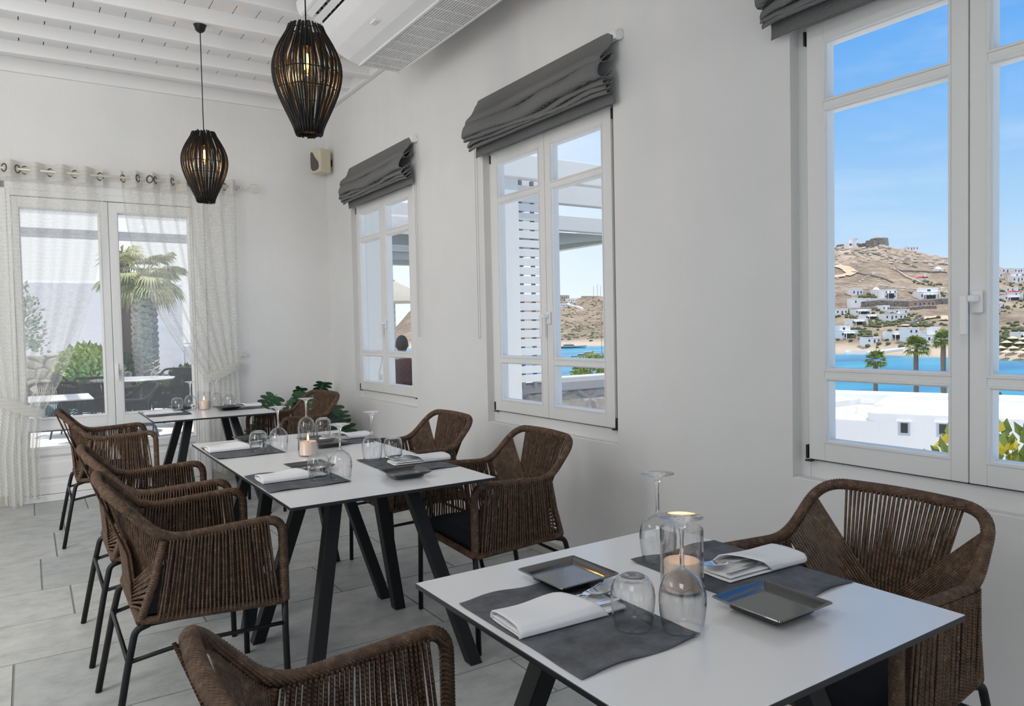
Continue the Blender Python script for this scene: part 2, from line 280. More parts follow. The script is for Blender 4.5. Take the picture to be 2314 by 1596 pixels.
# ------------------------------------------------------------------ mesh helpers
def smoothstep(t): return t*t*(3-2*t)
class MB:
    def __init__(s): s.v = []; s.f = []; s.t = []
    def box(s, x0, x1, y0, y1, z0, z1):
        i = len(s.v)
        s.v += [(x0, y0, z0), (x1, y0, z0), (x1, y1, z0), (x0, y1, z0), (x0, y0, z1), (x1, y0, z1), (x1, y1, z1), (x0, y1, z1)]
        s.f += [(i, i+3, i+2, i+1), (i+4, i+5, i+6, i+7), (i, i+1, i+5, i+4), (i+1, i+2, i+6, i+5), (i+2, i+3, i+7, i+6), (i+3, i, i+4, i+7)]
        return s
    def bar(s, a, b, wx, wy, ref=(1, 0, 0), taper=1.0):      # square-section bar from a to b
        a, b = Vector(a), Vector(b); d = (b-a).normalized(); r = Vector(ref); u = (r-d*r.dot(d)).normalized(); n = d.cross(u); i = len(s.v)
        for p, k in ((a, 1), (b, taper)):
            for sx, sy in ((-1, -1), (1, -1), (1, 1), (-1, 1)): s.v.append(tuple(p+u*(sx*wx*k/2)+n*(sy*wy*k/2)))
        s.f += [(i+3, i+2, i+1, i), (i+4, i+5, i+6, i+7)] + [(i+k, i+(k+1) % 4, i+4+(k+1) % 4, i+4+k) for k in range(4)]
        return s
    def hbar(s, a, b, w):                                     # bar whose ends are cut level
        i = len(s.v)
        for p in (a, b):
            for sx, sy in ((-1, -1), (1, -1), (1, 1), (-1, 1)): s.v.append((p[0]+sx*w/2, p[1]+sy*w/2, p[2]))
        s.f += [(i+3, i+2, i+1, i), (i+4, i+5, i+6, i+7)] + [(i+k, i+(k+1) % 4, i+4+(k+1) % 4, i+4+k) for k in range(4)]
        return s
    def tube(s, pts, r, n=8, caps=True, closed=False):
        pts = [Vector(p) for p in pts]; m_ = len(pts); i0 = len(s.v)
        rr = r if isinstance(r, (list, tuple)) else [r]*m_
        t0 = (pts[1]-pts[0]).normalized(); ref = Vector((0, 0, 1)) if abs(t0.z) < .9 else Vector((1, 0, 0))
        u = (ref-t0*ref.dot(t0)).normalized()
        for k in range(m_):
            if closed: t = (pts[(k+1) % m_]-pts[k-1]).normalized()
            else: t = (pts[min(k+1, m_-1)]-pts[max(k-1, 0)]).normalized()
            u = (u-t*u.dot(t)).normalized(); w_ = t.cross(u)
            for q in range(n):
                a = 2*math.pi*q/n; s.v.append(tuple(pts[k]+(u*math.cos(a)+w_*math.sin(a))*rr[k]))
        for k in range(m_ if closed else m_-1):
            b, c = i0+k*n, i0+((k+1) % m_)*n
            for q in range(n): s.f.append((b+q, b+(q+1) % n, c+(q+1) % n, c+q))
        if caps and not closed:
            s.f.append(tuple(i0+q for q in reversed(range(n)))); s.f.append(tuple(i0+(m_-1)*n+q for q in range(n)))
        return s
    def lathe(s, prof, n=32, c=(0, 0, 0), cap0=False, cap1=False):
        i0 = len(s.v)
        for r, z in prof:
            for q in range(n):
                a = 2*math.pi*q/n; s.v.append((c[0]+r*math.cos(a), c[1]+r*math.sin(a), c[2]+z))
        for k in range(len(prof)-1):
            b, d = i0+k*n, i0+(k+1)*n
            for q in range(n): s.f.append((b+q, b+(q+1) % n, d+(q+1) % n, d+q))
        if cap0: s.f.append(tuple(i0+q for q in reversed(range(n))))
        if cap1: s.f.append(tuple(i0+(len(prof)-1)*n+q for q in range(n)))
        return s
    def ball(s, c, r, nu=14, nv=9, R=None):
        r = (r, r, r) if not isinstance(r, (tuple, list)) else r; i0 = len(s.v)
        for b in range(nv+1):
            th = math.pi*b/nv
            for a in range(nu):
                ph = 2*math.pi*a/nu; p = Vector((r[0]*math.sin(th)*math.cos(ph), r[1]*math.sin(th)*math.sin(ph), r[2]*math.cos(th)))
                if R: p = R @ p
                s.v.append((c[0]+p.x, c[1]+p.y, c[2]+p.z))
        for b in range(nv):
            for a in range(nu): s.f.append((i0+b*nu+a, i0+(b+1)*nu+a, i0+(b+1)*nu+(a+1) % nu, i0+b*nu+(a+1) % nu))
        return s
    def grid(s, fn, nu, nv, closed=False):
        i0 = len(s.v); c = nu if closed else nu+1
        for b in range(nv+1):
            for a in range(c): s.v.append(tuple(fn(a/nu, b/nv)))
        for b in range(nv):
            for a in range(nu): s.f.append((i0+b*c+a, i0+b*c+(a+1) % c, i0+(b+1)*c+(a+1) % c, i0+(b+1)*c+a))
        return s
    def prism(s, poly, vec):                                  # polygon (3-D points) pushed along vec
        n = len(poly); i = len(s.v); vx = Vector(vec)
        s.v += [tuple(p) for p in poly] + [tuple(Vector(p)+vx) for p in poly]
        s.f += [tuple(i+k for k in reversed(range(n))), tuple(i+n+k for k in range(n))] + [(i+k, i+(k+1) % n, i+n+(k+1) % n, i+n+k) for k in range(n)]
        return s
    def poly(s, pts):
        i = len(s.v); s.v += [tuple(p) for p in pts]; s.f.append(tuple(range(i, i+len(pts)))); return s
    def xf(s, mtx, start=0):
        for k in range(start, len(s.v)): s.v[k] = tuple(mtx @ Vector(s.v[k]))
        return s
    def build(s, name, m, parent=None, smooth=False, bev=0, seg=2, auto=None):
        me = bpy.data.meshes.new(name); me.from_pydata(s.v, [], s.f); me.validate(); me.update()
        if m is not None: me.materials.append(m)
        o = bpy.data.objects.new(name, me); col.objects.link(o)
        if smooth: me.polygons.foreach_set('use_smooth', [True]*len(me.polygons))
        if auto is not None: me.set_sharp_from_angle(angle=math.radians(auto))
        if bev:
            b = o.modifiers.new('bevel', 'BEVEL'); b.width = bev; b.segments = seg; b.limit_method = 'ANGLE'; b.angle_limit = math.radians(40)
        if parent is not None: o.parent = parent
        return o
def tag(o, label=None, cat=None, group=None, kind=None):
    for k, v_ in (('label', label), ('category', cat), ('group', group), ('kind', kind)):
        if v_: o[k] = v_
    return o
def empty(name, loc=(0, 0, 0), rz=0.0, label=None, cat=None, group=None, kind=None, parent=None):
    o = bpy.data.objects.new(name, None); col.objects.link(o); o.location = loc; o.rotation_euler = (0, 0, rz); o.empty_display_size = .1
    if parent: o.parent = parent
    return tag(o, label, cat, group, kind)
def copy_tree(o, parent=None):
    c = o.copy(); col.objects.link(c)
    if parent is not None: c.parent = parent
    for ch in list(o.children): copy_tree(ch, c)
    return c
def place(proto, used, loc, rz, label, group=None, rot=None):
    o = proto if not used else copy_tree(proto)
    o.location = loc; o.rotation_euler = rot if rot else (0, 0, rz); o['label'] = label
    if group: o['group'] = group
    elif 'group' in o.keys(): del o['group']
    return o
def fillet(pts, r, n=6):
    pts = [Vector(p) for p in pts]; out = [pts[0]]
    rr = r if isinstance(r, (list, tuple)) else [r]*len(pts)
    for k in range(1, len(pts)-1):
        a, b, c = pts[k-1], pts[k], pts[k+1]; q = min(rr[k], (a-b).length*.48, (c-b).length*.48)
        p0 = b+(a-b).normalized()*q; p2 = b+(c-b).normalized()*q
        for j in range(n+1):
            t = j/n; out.append(p0*(1-t)**2+b*(2*t*(1-t))+p2*t*t)
    return out+[pts[-1]]
def resample(pts, step):
    pts = [Vector(p) for p in pts]; d = [0]
    for a, b in zip(pts, pts[1:]): d.append(d[-1]+(b-a).length)
    n = max(2, int(round(d[-1]/step))); out = []; k = 0
    for i in range(n+1):
        s_ = d[-1]*i/n
        while k < len(pts)-2 and d[k+1] < s_: k += 1
        t = (s_-d[k])/max(1e-9, d[k+1]-d[k]); out.append(pts[k].lerp(pts[k+1], min(1, t)))
    return out
def lerp(a, b, t): return a+(b-a)*t
def poly_at(pts, t):
    q = t*(len(pts)-1); k = min(int(q), len(pts)-2); return Vector(pts[k]).lerp(Vector(pts[k+1]), q-k)

# ------------------------------------------------------------------ the room
WX, BY = 2.5, 7.06                                             # inner faces of the window wall and of the end wall
WIN = [6.395, 4.069, 1.766]                                     # far edge of each pair of sashes
SL, SS, SM = .585, .0704, .0546                                 # sash width, stile, meeting stile
ZB, SH = .801, 1.656
ZBAR = (.0696, .318, .344, 1.332, 1.357, 1.584)                 # glass openings above the sash bottom
OPEN = [(5.165, 6.445), (2.845, 4.117), (.54, 1.816)]
XT = WX+.13
mb = MB()
zs, zt = .722, 2.50
mb.box(WX, XT, -3.3, 7.36, 0, zs).box(WX, XT, -3.3, 7.36, zt, 3.75)
ys = [-3.3]+[q for o in reversed(OPEN) for q in o]+[7.36]
for k in range(0, len(ys), 2): mb.box(WX, XT, ys[k], ys[k+1], zs, zt)
tag(mb.build('wall_right', M['plaster']), 'white plaster wall with the three tall windows', kind='structure')
DX0, DX1, DZ = -.115, 1.30, 2.52
mb = MB().box(-3.9, DX0, BY, BY+.3, 0, 3.75).box(DX1, XT, BY, BY+.3, 0, 3.75).box(DX0, DX1, BY, BY+.3, DZ, 3.75)
tag(mb.build('wall_back', M['plaster']), 'white plaster end wall around the glazed double door', kind='structure')
mb = MB().box(-3.9, -3.6, -3.3, -1.7, 0, 3.75).box(-3.9, -3.6, 2.1, 2.5, 0, 3.75).box(-3.9, -3.6, 6.3, 7.36, 0, 3.75).box(-3.9, -3.6, -3.3, 7.36, 2.85, 3.75)
tag(mb.build('wall_left', M['dark_wall']), 'unseen wall, darkened to cut bounced light, with open doorways facing the windows', kind='structure')
mb = MB().box(-3.9, -3.0, -3.5, -3.2, 0, 3.75).box(1.8, XT, -3.5, -3.2, 0, 3.75).box(-3.0, 1.8, -3.5, -3.2, 2.85, 3.75)
tag(mb.build('wall_front', M['dark_wall']), 'unseen wall, darkened to cut bounced light, with the open entrance', kind='structure')
# floor: stone tiles of mixed length in courses, grout between
mb = MB(); tones = []
rr = random.Random(3); y = -3.4
while y < BY+.05:
    h = (.49, .49, .325, .655)[rr.randrange(4)] if y < 3 else (.49, .655)[rr.randrange(2)]
    x = -3.8-rr.random()*.9
    while x < 2.6:
        L_ = (.35, .655, .655, .98)[rr.randrange(4)]; g_ = .0045
        mb.box(max(x, -3.9)+g_, min(x+L_, 2.6)-g_, y+g_, min(y+h, BY+.28)-g_, -.03, 0); tones += [rr.random()]*6; x += L_
    y += h
fl = mb.build('floor', M['tile'])
at_ = fl.data.attributes.new('tone', 'FLOAT', 'FACE'); at_.data.foreach_set('value', tones[:len(fl.data.polygons)])
tag(fl, 'grey stone tile floor', kind='structure')
i = len(fl.data.materials); g_ = MB().box(-3.9, 2.6, -3.5, BY+.3, -.08, -.0025).build('grout', M['grout'], fl)
# ceiling: white boards on beams
mb = MB(); x = -3.9+.05
while x < WX+.1:
    mb.box(x+.0028, x+.1522, -3.3, BY+.2, 3.54, 3.565); x += .155
ce = tag(mb.build('ceiling', M['ceiling'], bev=.003, seg=1), 'white board ceiling over beams', kind='structure')
MB().box(-3.9, XT, -3.4, BY+.3, 3.566, 3.75).build('roof_slab', M['dark'], ce)
nb = 0
for k in range(24):
    yb = BY-.405-.43*k
    if yb < -3.1: break
    dz = .004*math.sin(k*2.1)
    b = MB()
    b.grid(lambda u, q: (lerp(-3.7, WX-.055, u), yb+[0, 0, .10, .10, 0][min(4, int(q*4+.5))]+.005*math.sin(u*17+k), (3.545, 3.448, 3.451, 3.545, 3.545)[min(4, int(q*4+.5))]+dz+.004*math.sin(u*11+k*3)), 40, 4)
    tag(b.build('ceiling_beam', M['ceiling'], bev=.012), 'white painted ceiling beam', kind='structure')
tag(MB().box(-3.7, WX-.04, BY-.035, BY, 3.425, 3.545).build('trim_1', M['ceiling'], bev=.01), 'white wall plate at the end wall', kind='structure')
tag(MB().box(WX-.055, WX, -3.2, BY, 3.44, 3.545).build('trim_2', M['ceiling'], bev=.012), 'white wall plate above the windows', kind='structure')
tag(MB().box(WX-.012, WX, -3.2, BY, 0, .085).build('baseboard_right', M['skirt'], bev=.003), 'beige tile skirting under the windows', kind='structure')
tag(MB().box(DX1+.06, WX-.012, BY-.012, BY, 0, .085).box(-3.6, DX0-.06, BY-.012, BY, 0, .085).build('baseboard_back', M['skirt'], bev=.003), 'beige tile skirting of the end wall', kind='structure')

tag(MB().box(XT, XT+.56, -3.3, BY+.3, 2.96, 3.1).build('sun_blocking_eave', M['plaster']), 'unseen eave added above the windows to block the sun', kind='structure')  # unseen slab added to keep sun patches out of the room

# ------------------------------------------------------------------ windows
def ring(mb, r0, r1):                                          # quads between two rectangles (x, ya, yb, za, zb)
    a = [(r0[0], r0[1], r0[3]), (r0[0], r0[2], r0[3]), (r0[0], r0[2], r0[4]), (r0[0], r0[1], r0[4])]
    b = [(r1[0], r1[1], r1[3]), (r1[0], r1[2], r1[3]), (r1[0], r1[2], r1[4]), (r1[0], r1[1], r1[4])]
    i = len(mb.v); mb.v += a+b
    mb.f += [(i+k, i+4+k, i+4+(k+1) % 4, i+(k+1) % 4) for k in range(4)]
def sash(parent, ya, yb, la, lb, open_s):
    x0, x1 = WX+.03, WX+.09
    mb = MB(); z0, z1 = ZB, ZB+SH; g = .002
    Y0, Y1 = ya+g, yb-g; P0, P1 = ya+la, yb-lb
    mb.box(x0, x1, Y0, P0, z0, z1).box(x0, x1, P1, Y1, z0, z1)
    zz = [z0]+[ZB+q for q in ZBAR]+[z1]
    for k in (0, 2, 4, 6): mb.box(x0, x1, P0, P1, zz[k], zz[k+1])
    o = mb.build('sash', M['white'], parent, bev=.0025)
    bd = MB()
    for k in (1, 3, 5):
        a, b, c, d = P0, P1, zz[k], zz[k+1]
        R_ = [(x0-.004, a, b, c, d), (x0-.004, a+.006, b-.006, c+.006, d-.006), (x0+.006, a+.007, b-.007, c+.007, d-.007), (x0+.009, a+.013, b-.013, c+.012, d-.012), (x1-.012, a+.014, b-.014, c+.013, d-.013)]
        for p, q in zip(R_, R_[1:]): ring(bd, p, q)
        ring(bd, R_[0], (x0+.001, a-.001, b+.001, c-.001, d+.001))
    bd.build('glazing_bead', M['white'], o)
    for k in (1, 3, 5):
        MB().box(x1-.012, x1-.006, P0+.012, P1-.012, zz[k]+.012, zz[k+1]-.012).build('pane', M['pane'], o)
    return o
for wi, yf in enumerate(WIN):
    name = f'window_{wi+1}'
    wroot = empty(name, kind='structure', label=('white double casement window nearest the corner', 'white double casement window in the middle', 'large white double casement window nearest the viewer')[wi])
    yl, ym, yn = yf, yf-SL, yf-2*SL
    o0, o1 = OPEN[wi]
    fr = MB(); xa, xb = WX+.052, WX+.105
    fr.box(xa, xb, o0-.01, yn-.006, zs-.01, zt+.01).box(xa, xb, yl+.006, o1+.01, zs-.01, zt+.01).box(xa, xb, yn-.006, yl+.006, zs-.01, ZB-.006).box(xa, xb, yn-.006, yl+.006, ZB+SH+.006, zt+.01)
    fr.build('window_frame', M['white'], wroot, bev=.004)
    sash(wroot, ym, yl, SM, SS, True); sash(wroot, yn, ym, SS, SM, False)
    # sill and outer reveal
    MB().box(WX+.001, WX+.052, o0, o1, zs-.015, zs+.004).build('window_sill', M['plaster'], wroot, bev=.006)
    # handle: plate, boss, lever, turned down, on the nearer sash's meeting stile
    hy, hz_ = ym-.03, ZB+.585
    hm_ = MB().box(WX+.016, WX+.029, hy-.016, hy+.016, hz_-.036, hz_+.036)
    hm_.box(WX-.024, WX+.0155, hy-.009, hy+.011, hz_, hz_+.021).box(WX-.024, WX-.010, hy+.0115, hy+.034, hz_-.105, hz_+.021)
    hm_.build('handle', M['plastic'], wroot, bev=.004)
    for hy2, sgn in ((yl+.004, 1), (yn-.004, -1)):
        for hz2 in (ZB+.012, ZB+SH-.055):
            h_ = MB().box(WX+.026, WX+.05, min(hy2, hy2+sgn*.007), max(hy2, hy2+sgn*.007), hz2-.012, hz2+.042)
            if hz2 < 1: h_.box(WX+.02, WX+.04, min(hy2+sgn*.007, hy2-sgn*.022), max(hy2+sgn*.007, hy2-sgn*.022), hz2-.022, hz2-.015)
            h_.build('hinge', M['hinge'], wroot, bev=.002)
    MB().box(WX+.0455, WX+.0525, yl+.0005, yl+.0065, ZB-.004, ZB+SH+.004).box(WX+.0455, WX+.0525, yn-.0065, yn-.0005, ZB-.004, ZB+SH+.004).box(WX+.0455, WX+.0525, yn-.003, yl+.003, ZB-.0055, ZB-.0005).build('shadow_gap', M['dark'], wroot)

# ------------------------------------------------------------------ glazed double door in the end wall
droot = empty('door_1', kind='structure', label='white glazed double door to the terrace')
fr = MB().box(DX0, -.075, BY-.012, BY+.10, .0, DZ).box(1.262, DX1, BY-.012, BY+.10, 0, DZ).box(-.075, 1.262, BY-.012, BY+.10, 2.462, DZ).box(-.075, 1.262, BY-.02, BY+.14, 0, .055)
fr.box(DX0-.05, DX0+.01, BY-.022, BY, 0, DZ+.05).box(DX1-.01, DX1+.05, BY-.022, BY, 0, DZ+.05).box(DX0-.05, DX1+.05, BY-.022, BY, DZ-.01, DZ+.05)
fr.build('door_frame', M['white'], droot, bev=.005)
def yring(mb, r0, r1):
    a = [(r0[1], r0[0], r0[3]), (r0[2], r0[0], r0[3]), (r0[2], r0[0], r0[4]), (r0[1], r0[0], r0[4])]
    b = [(r1[1], r1[0], r1[3]), (r1[2], r1[0], r1[3]), (r1[2], r1[0], r1[4]), (r1[1], r1[0], r1[4])]
    i = len(mb.v); mb.v += a+b; mb.f += [(i+k, i+(k+1) % 4, i+4+(k+1) % 4, i+4+k) for k in range(4)]
for (xa, xb, ga, gb) in ((-.073, .600, -.032, .541), (.604, 1.260, .664, 1.236)):
    y0, y1 = BY+.004, BY+.062
    lf = MB().box(xa, ga, y0, y1, .058, 2.458).box(gb, xb, y0, y1, .058, 2.458)
    for za, zb in ((.058, .13), (.375, .425), (.585, .665), (2.378, 2.458)): lf.box(ga, gb, y0, y1, za, zb)
    leaf = lf.build('door_leaf', M['white'], droot, bev=.003)
    bd = MB()
    for za, zb in ((.425, .585), (.665, 2.378)):
        R_ = [(y0-.004, ga-.001, gb+.001, za-.001, zb+.001), (y0-.005, ga+.004, gb-.004, za+.004, zb-.004), (y0+.012, ga+.012, gb-.012, za+.012, zb-.012), (y1-.006, ga+.016, gb-.016, za+.016, zb-.016)]
        for p, q in zip(R_, R_[1:]): yring(bd, p, q)
    bd.build('glazing_bead', M['white'], leaf)
    pn = MB(); R_ = [(y0-.003, ga, gb, .13, .375), (y0+.016, ga+.02, gb-.02, .15, .355), (y0+.016, ga+.05, gb-.05, .18, .325), (y0+.004, ga+.075, gb-.075, .20, .305)]
    for p, q in zip(R_, R_[1:]): yring(pn, p, q)
    pn.poly([(ga+.075, y0+.004, .20), (gb-.075, y0+.004, .20), (gb-.075, y0+.004, .305), (ga+.075, y0+.004, .305)])
    pn.build('raised_panel', M['white'], leaf)
    for za, zb in ((.425, .585), (.665, 2.378)): MB().box(ga+.008, gb-.008, y1-.018, y1-.012, za+.008, zb-.008).build('pane', M['door_pane'], leaf)
hd = MB().box(.612, .636, BY-.012, BY+.004, 1.0, 1.10).box(.616, .632, BY-.048, BY-.034, .965, 1.06).box(.617, .631, BY-.04, BY-.008, 1.035, 1.055)
hd.build('handle', M['plastic'], droot, bev=.003)
# ------------------------------------------------------------------ rope armchair (forward = +x, origin on the floor between the front feet)
def wrapped(mb, pts, r, pitch=.0075, n=9):
    q = resample(pts, pitch/2); mb.tube(q, [r if k % 2 else r*.87 for k in range(len(q))], n)
def make_chair(out=False):
    R_ = M['rope_out'] if out else M['rope']
    root = empty('rope_armchair', label='x', cat='chair')
    pit = .016 if out else .0075
    J = lambda s: Vector((-.375, s*.272, .672)); C = lambda s: Vector((.0, s*.285, .69)); K = lambda s: Vector((-.525, s*.248, .832)); Rr = lambda s: Vector((-.45, s*.245, .415))
    F = lambda s: Vector((0, s*.285, .40))
    path = [F(1), C(1), J(1), K(1), (-.545, 0, .838), K(-1), J(-1), C(-1), F(-1)]
    loop = fillet(path, [0, .06, .07, .085, .2, .085, .07, .06, 0], 7)
    mb = MB(); wrapped(mb, loop, .0175, pit); mb.build('frame', R_, root, smooth=True)
    mb = MB()
    for s in (1, -1):
        mb = MB(); wrapped(mb, [Rr(s), lerp(Rr(s), J(s), .5)+Vector((.006, 0, 0)), J(s)], .014, pit)
        mb.build('rear_post', R_, root, smooth=True)
    mb = MB()
    for s in (1, -1): wrapped(mb, [F(s), Rr(s)], .0145, pit)
    wrapped(mb, [Rr(1), Rr(-1)], .0145, pit); wrapped(mb, [F(1), F(-1)], .0145, pit)
    mb.build('seat_rail', R_, root, smooth=True)
    rad = .0038; ns = 5
    def strand(mb, a, b, wob=.0):
        a, b = Vector(a), Vector(b); k = 5
        off = Vector((random.uniform(-1, 1), random.uniform(-1, 1), 0))*wob
        mb.tube([a.lerp(b, q/k)+off*math.sin(math.pi*q/k) for q in range(k+1)], rad, ns, caps=False)
    for s in (1, -1):
        mb = MB(); n = 20 if out else 30
        for i in range(n):
            t = (i+.5)/n
            a = J(s).lerp(C(s), .03+t*.84); b = Rr(s).lerp(F(s), .10+t*.86)
            for d in (.0165, -.0165): strand(mb, a+Vector((random.uniform(-.001, .001), d, 0)), b+Vector((0, d*.8, 0)), .003)
        mb.build('armrest_weave', R_, root, smooth=True)
    mb = MB(); n = 18 if out else 25
    for i in range(n):
        t = (i+.5)/n*2-1
        for d in (.014, -.010):
            a = Vector((-.545-.0*t*t, t*.172, .838)); b = Vector((-.45, t*.128, .42))
            mid = a.lerp(b, .55)+Vector((.026, -t*.012, 0))
            k = [a+Vector((d*1.1, 0, 0)), a.lerp(mid, .5)+Vector((d*.8+random.uniform(-.001, .001), random.uniform(-.0015, .0015), 0)), mid+Vector((d*.45, 0, 0)), mid.lerp(b, .5)+Vector((d*.5, 0, 0)), b+Vector((d, 0, 0))]
            mb.tube(k, rad, ns, caps=False)
    mb.build('back_weave', R_, root, smooth=True)
    for s in (1, -1):
        mb = MB(); n = 12 if out else 19
        for i in range(n):
            t = (i+.5)/n; a = K(s).lerp(J(s), .20+t*.76); b = Vector((-.452, s*(-.118+t*.215), .425+.0*t)); 
            for d in (0.0,):
                m_ = a.lerp(b, .55)+Vector((.020, 0, 0)); mb.tube([a+Vector((d, 0, 0)), a.lerp(m_, .5)+Vector((d*.6, 0, 0)), m_+Vector((d*.2-.004, 0, 0)), b+Vector((-.008, 0, 0))], rad, ns, caps=False)
        n = 5 if out else 8
        for i in range(n):
            t = (i+.5)/n; a = Rr(s).lerp(J(s), .10+t*.72); b = Vector((-.458, s*(.118-.02*t), .425+.075*t))
            for d in (.01, -.01): strand(mb, a+Vector((0, s*d, 0)), b+Vector((d*.4, 0, 0)))
        mb.build('side_weave', R_, root, smooth=True)
    # seat pad on a slung base
    MB().box(-.44, -.012, -.245, .245, .392, .408).build('seat_base', M['cushion'], root, bev=.004)
    def pad(u, v_):
        pass
    mb = MB(); nu, nv = 14, 14
    def sup(a, b, lo):
        x = -.435+.425*a; hw = lerp(.225, .258, a); yy = (b*2-1)*hw
        e_ = max(0, 1-(abs(a*2-1))**8)*max(0, 1-(abs(b*2-1))**8)
        return (x, yy, .409+(.0 if lo else 1)*(.018+.036*e_**.35+.006*math.sin(a*math.pi)*math.sin(b*math.pi)))
    mb.grid(lambda a, b: sup(a, b, False), nu, nv); i0 = len(mb.v); mb.grid(lambda a, b: sup(a, b, True), nu, nv)
    rim = [k for k in range(nu+1)]+[(k+1)*(nu+1)+nu for k in range(nv)]+[nv*(nu+1)+nu-1-k for k in range(nu)]+[(nv-1-k)*(nu+1) for k in range(nv-1)]
    for a, b in zip(rim, rim[1:]+rim[:1]): mb.f.append((a, b, b+i0, a+i0))
    mb.build('seat_cushion', M['cushion'], root, smooth=True)
    L_ = M['black_metal']
    for s in (1, -1):
        MB().tube([(0, s*.284, .40), (-.002, s*.288, .30), (.0, s*.298, 0)], .0115, 10).build('leg', L_, root, smooth=True)
        MB().tube(fillet([(-.425, s*.243, .402), (-.466, s*.247, .392), (-.492, s*.2545, .28), (-.546, s*.278, 0)], .03, 5), .0115, 10).build('leg', L_, root, smooth=True)
    mb = MB()
    for s in (1, -1): mb.tube(fillet([(-.002, s*.290, .322), (-.25, s*.284, .327), (-.36, s*.27, .318), (-.492, s*.2545, .295)], .04, 4), .0075, 8)
    mb.tube([(-.492, .2545, .305), (-.492, -.2545, .305)], .0075, 8)
    mb.build('stretcher', L_, root, smooth=True)
    return root
chair0 = make_chair()
CH = [((.735, 1.12, 0), 0, 'rope armchair cut off by the bottom edge, at the nearest table, aisle side'),
      ((.72, 2.867, 0), 0, 'whole brown rope armchair on the aisle side, in front of its row of three'),
      ((.715, 3.67, 0), 0, 'rope armchair half hidden behind another armchair, middle of the row along the aisle'),
      ((.69, 5.69, 0), 0, 'rope armchair on the aisle side nearest the glazed terrace door'),
      ((1.55, 1.155, 0), 180, 'large rope armchair under the nearest window, back to the wall'),
      ((1.51, 2.872, 0), 177, 'rope armchair with visible black seat pad under the middle window'),
      ((1.535, 3.80, 0), 180, 'rope armchair behind another one, between the middle and far windows'),
      ((1.50, 5.80, 0), 191, 'rope armchair in the far corner among the plant leaves')]
for k, (p_, rz, lb) in enumerate(CH): place(chair0, k > 0, p_, math.radians(rz), lb, 'rope armchairs around the dining tables')

# ------------------------------------------------------------------ tables
TABLES = [(.727, 1.527, .717, 1.537, 'nearest square dining table, set for two by the large window'),
          (.711, 1.516, 2.447, 3.332, 'front table of the joined pair in the middle, pale top on splayed dark legs'),
          (.711, 1.516, 3.332, 4.215, 'rear table of the joined pair, behind the shared candle'),
          (.690, 1.518, 5.465, 6.316, 'farthest dining table, beside the terrace door and curtain')]
for x0, x1, y0, y1, lb in TABLES:
    cx, cy = (x0+x1)/2, (y0+y1)/2; hx, hy = (x1-x0)/2, (y1-y0)/2
    t = empty('dining_table', (cx, cy, 0), 0, lb, 'table', 'pale topped dining tables with splayed dark legs')
    tp = MB().box(-hx, hx, -hy, hy, .738, .7495).build('tabletop', M['edge'], t, bev=.0015)
    e0, e1 = (.0012 if y0 != 3.332 else 0), (.0012 if y1 != 3.332 else 0)
    MB().box(-hx+.0012, hx-.0012, -hy+e0, hy-e1, .7492, .7501).build('laminate', M['top'], tp)
    MB().box(-.21, .21, -.22, .22, .726, .738).build('mounting_plate', M['table_leg'], t)
    for sx in (1, -1):
        for sy in (1, -1):
            MB().hbar((sx*.331, sy*.358, 0), (sx*.15, sy*.162, .727), .053).build('leg', M['table_leg'], t, bev=.003)

# ------------------------------------------------------------------ table ware prototypes
def wine_glass():
    root = empty('wine_glass', label='x', cat='glass')
    b = [(.0385, 0), (.0405, .014), (.0435, .034), (.0455, .054), (.0450, .070), (.0415, .086), (.034, .100), (.022, .1105), (.010, .1165), (.0065, .119)]
    bi = [(r-.0007, z) for r, z in b[:-1]]+[(.0006, .1155)]
    MB().lathe(list(reversed(bi))[:-1]+[(.0378, 0.0001), (.0385, .0001)]+b[1:], 40).build('bowl', M['glass'], root, smooth=True)
    MB().lathe([(.0065, .119), (.0042, .126), (.0038, .150), (.0042, .180), (.0062, .196)], 16).build('stem', M['solid_glass'], root, smooth=True)
    MB().lathe([(.0062, .196), (.011, .206), (.022, .2125), (.036, .2155), (.0412, .217), (.0415, .2185), (.036, .2188), (.014, .2178), (.0006, .2172)], 40).build('foot', M['solid_glass'], root, smooth=True)
    return root
def tumbler():
    root = empty('stemless_glass', label='x', cat='glass')
    b = [(.0358, 0), (.0382, .016), (.0412, .036), (.0430, .052), (.0432, .064), (.0415, .078), (.0370, .090), (.0300, .0975), (.0245, .1005)]
    MB().lathe([(.0006, .092), (.020, .0925), (.0295, .0935), (.0362, .0865), (.0405, .076), (.0423, .063), (.0421, .052), (.0403, .036), (.0373, .016), (.0350, .0002)]+b, 40).build('bowl', M['glass'], root, smooth=True)
    MB().lathe([(.0245, .1005), (.0215, .1028), (.013, .1012), (.0006, .1000)], 32).build('base', M['solid_glass'], root, smooth=True)
    return root
